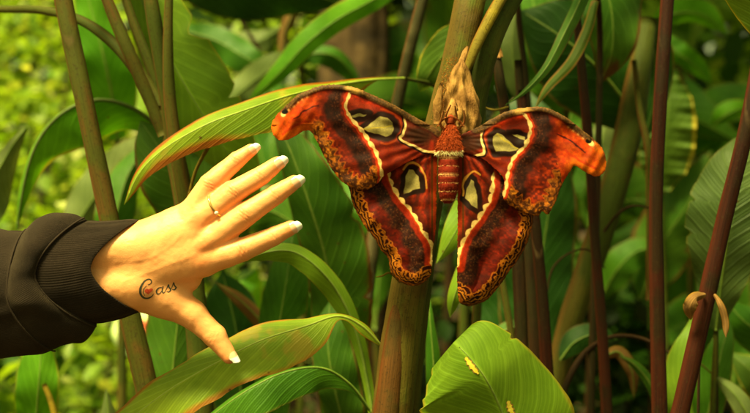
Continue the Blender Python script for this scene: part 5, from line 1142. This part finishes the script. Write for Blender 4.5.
def scar(x0, y0, x1, y1, wd):
    q = cr([(x0, y0), ((x0 + x1) / 2 - .6, (y0 + y1) / 2), (x1, y1)], 6); T = np.array([x1 - x0, y1 - y0]); T = T / np.linalg.norm(T); b = base_of(p)
    for nm_, mat, k, lift in (('scar_rim', br, 1.35, .0003), ('scar', yl, .9, .0006)):
        V = []
        for i, (a, c_) in enumerate(q):
            w = wd * k * (math.sin(math.pi * (i + .6) / (len(q) + .2)) ** .5) * (1 + .3 * math.sin(i * 2.1))
            for s_ in (-.5, 0, .5):
                P = pw(a - T[1] * w * s_, c_ + T[0] * w * s_, .8); e = np.array([0, 0, H]); dr = P - e; h_ = obv.ray_cast(Vector(P - b), Vector(dr)); V.append((np.array(h_[0]) + b if h_[0] else P) - dr / np.linalg.norm(dr) * lift)
        mk(nm_, V, grid_faces(len(q), 3), mat, o)
scar(465.5, 357.5, 478.5, 374, 4.6); scar(508, 401, 514, 417, 5)
stem(p, [(530, 500, .98), (534, 560, 1.0)], [3, 4], S_green)

p = plant('broad_leaf_plant', 'bright lime leaves in the gap between the upright red cane and the top right corner', 'plant', 690, 2.3)
leaf(p, [(650, 26, 1.95), (672, 14, 1.93), (700, 14, 1.93), (728, 34, 1.95)], LANCE(15), L_fresh, seed=301, roll=-20)
leaf(p, [(664, 34, 1.97), (676, 52, 1.95), (690, 62, 1.95), (712, 84, 1.97)], LANCE(13), L_fresh, seed=302, roll=-20)
leaf(p, [(712, 128, 1.97), (724, 116, 1.95), (740, 110, 1.95), (752, 120, 1.97)], LANCE(11), L_fresh, seed=303, roll=-20)
stem(p, [(664, 30, 1.98), (690, 130, 2.0), (690, 430, 2.0)], [2, 3, 4], S_green)
# --- broad leaved plants filling the middle distance
G3 = 'broad leaved plants in the shaded middle distance'
MIDL = [
 ('mid green broad leaf plant behind the gap right of the toothed leaf', 700, 2.2, L_mid, [(40, -150, -70, 44), (-40, -170, 60, 40), (60, -60, 120, 36), (-60, -40, -110, 34)], 270),
 ('broad leaf plant behind the upright dark red cane, low down', 650, 2.3, L_mid, [(30, -120, 70, 36), (-30, -130, -60, 36), (10, -200, 20, 34), (60, -40, 110, 30)], 330),
 ('pale leaved plant filling the top right beyond the leaning cane', 690, 2.6, L_bright, [(20, -60, 70, 26), (-30, -50, -80, 26), (30, -110, 90, 28), (0, -130, -30, 30)], 60),
 ('broad leaf plant behind the olive cane', 590, 2.1, L_dull, [(-20, -130, -50, 44), (30, -140, 40, 42), (-40, -50, -110, 40), (40, -60, 100, 40)], 260),
 ('dim broad leaf plant behind the right hindwing', 520, 2.4, L_dull, [(-30, -160, -80, 44), (30, -150, 60, 42), (0, -210, 10, 40), (50, -60, 110, 36)], 330),
 ('dim broad leaf plant behind the main cane at the top', 450, 2.6, L_dull, [(-30, -80, -90, 36), (30, -100, 80, 36), (0, -150, -30, 36), (-50, -30, -110, 30)], 130),
 ('broad leaf plant behind the left hindwing', 375, 2.2, L_mid, [(-30, -110, -70, 36), (30, -120, 70, 36), (-50, -40, -100, 34), (0, -160, 10, 34)], 330),
 ('broad leaf plant behind the finger tips', 280, 2.3, L_mid, [(-30, -110, -80, 34), (30, -110, 80, 34), (0, -150, -10, 34), (50, -40, 110, 30)], 240),
 ('light leaf plant behind the forked cane', 190, 2.4, L_bright, [(-30, -100, -70, 34), (30, -100, 60, 34), (0, -140, -10, 30), (-50, -30, -90, 26)], 200),
 ('broad leaf plant below the thumb', 240, 2.0, L_mid, [(-30, -80, -80, 34), (30, -90, 80, 34), (0, -120, 0, 30)], 400),
 ('broad leaf plant in the lower right corner', 735, 2.0, L_mid, [(-40, -80, -90, 34), (30, -90, 40, 34), (-10, -140, -20, 34)], 400),
]
rb_ = random.Random(5)
for i, (lab, x, d, mt, lv, y0) in enumerate(MIDL):
    p = plant('broad_leaf_plant', lab, 'plant', x, d, G3)
    stem(p, [(x, y0, d), (x + 3, y0 + 60, d), (x, y0 + 130, d)], [2.5, 3.5, 4.5], S_brown if i % 2 else S_green)
    for j, (dx, dy, ex, w_) in enumerate(lv):
        jx = rb_.uniform(-12, 12); d2 = d + rb_.uniform(-.15, .1)
        leaf(p, [(x, y0, d), (x + dx * .35 + jx, y0 + dy * .6, d), (x + dx + jx, y0 + dy, d2), (x + ex + jx, y0 + dy + rb_.uniform(0, 50), d2 - .05)], [(0, 2, 2), (.12, 3, 3), (.35, w_ * .8, w_ * .7), (.6, w_, w_ * .9), (.85, w_ * .5, w_ * .5), (1, 0, 0)], mt, fl=rb_.uniform(0, 30), fr=rb_.uniform(0, 30), curl=15, seed=200 + i * 7 + j, roll=rb_.uniform(-25, 25), NU=36, NV=6, rib=.0015)
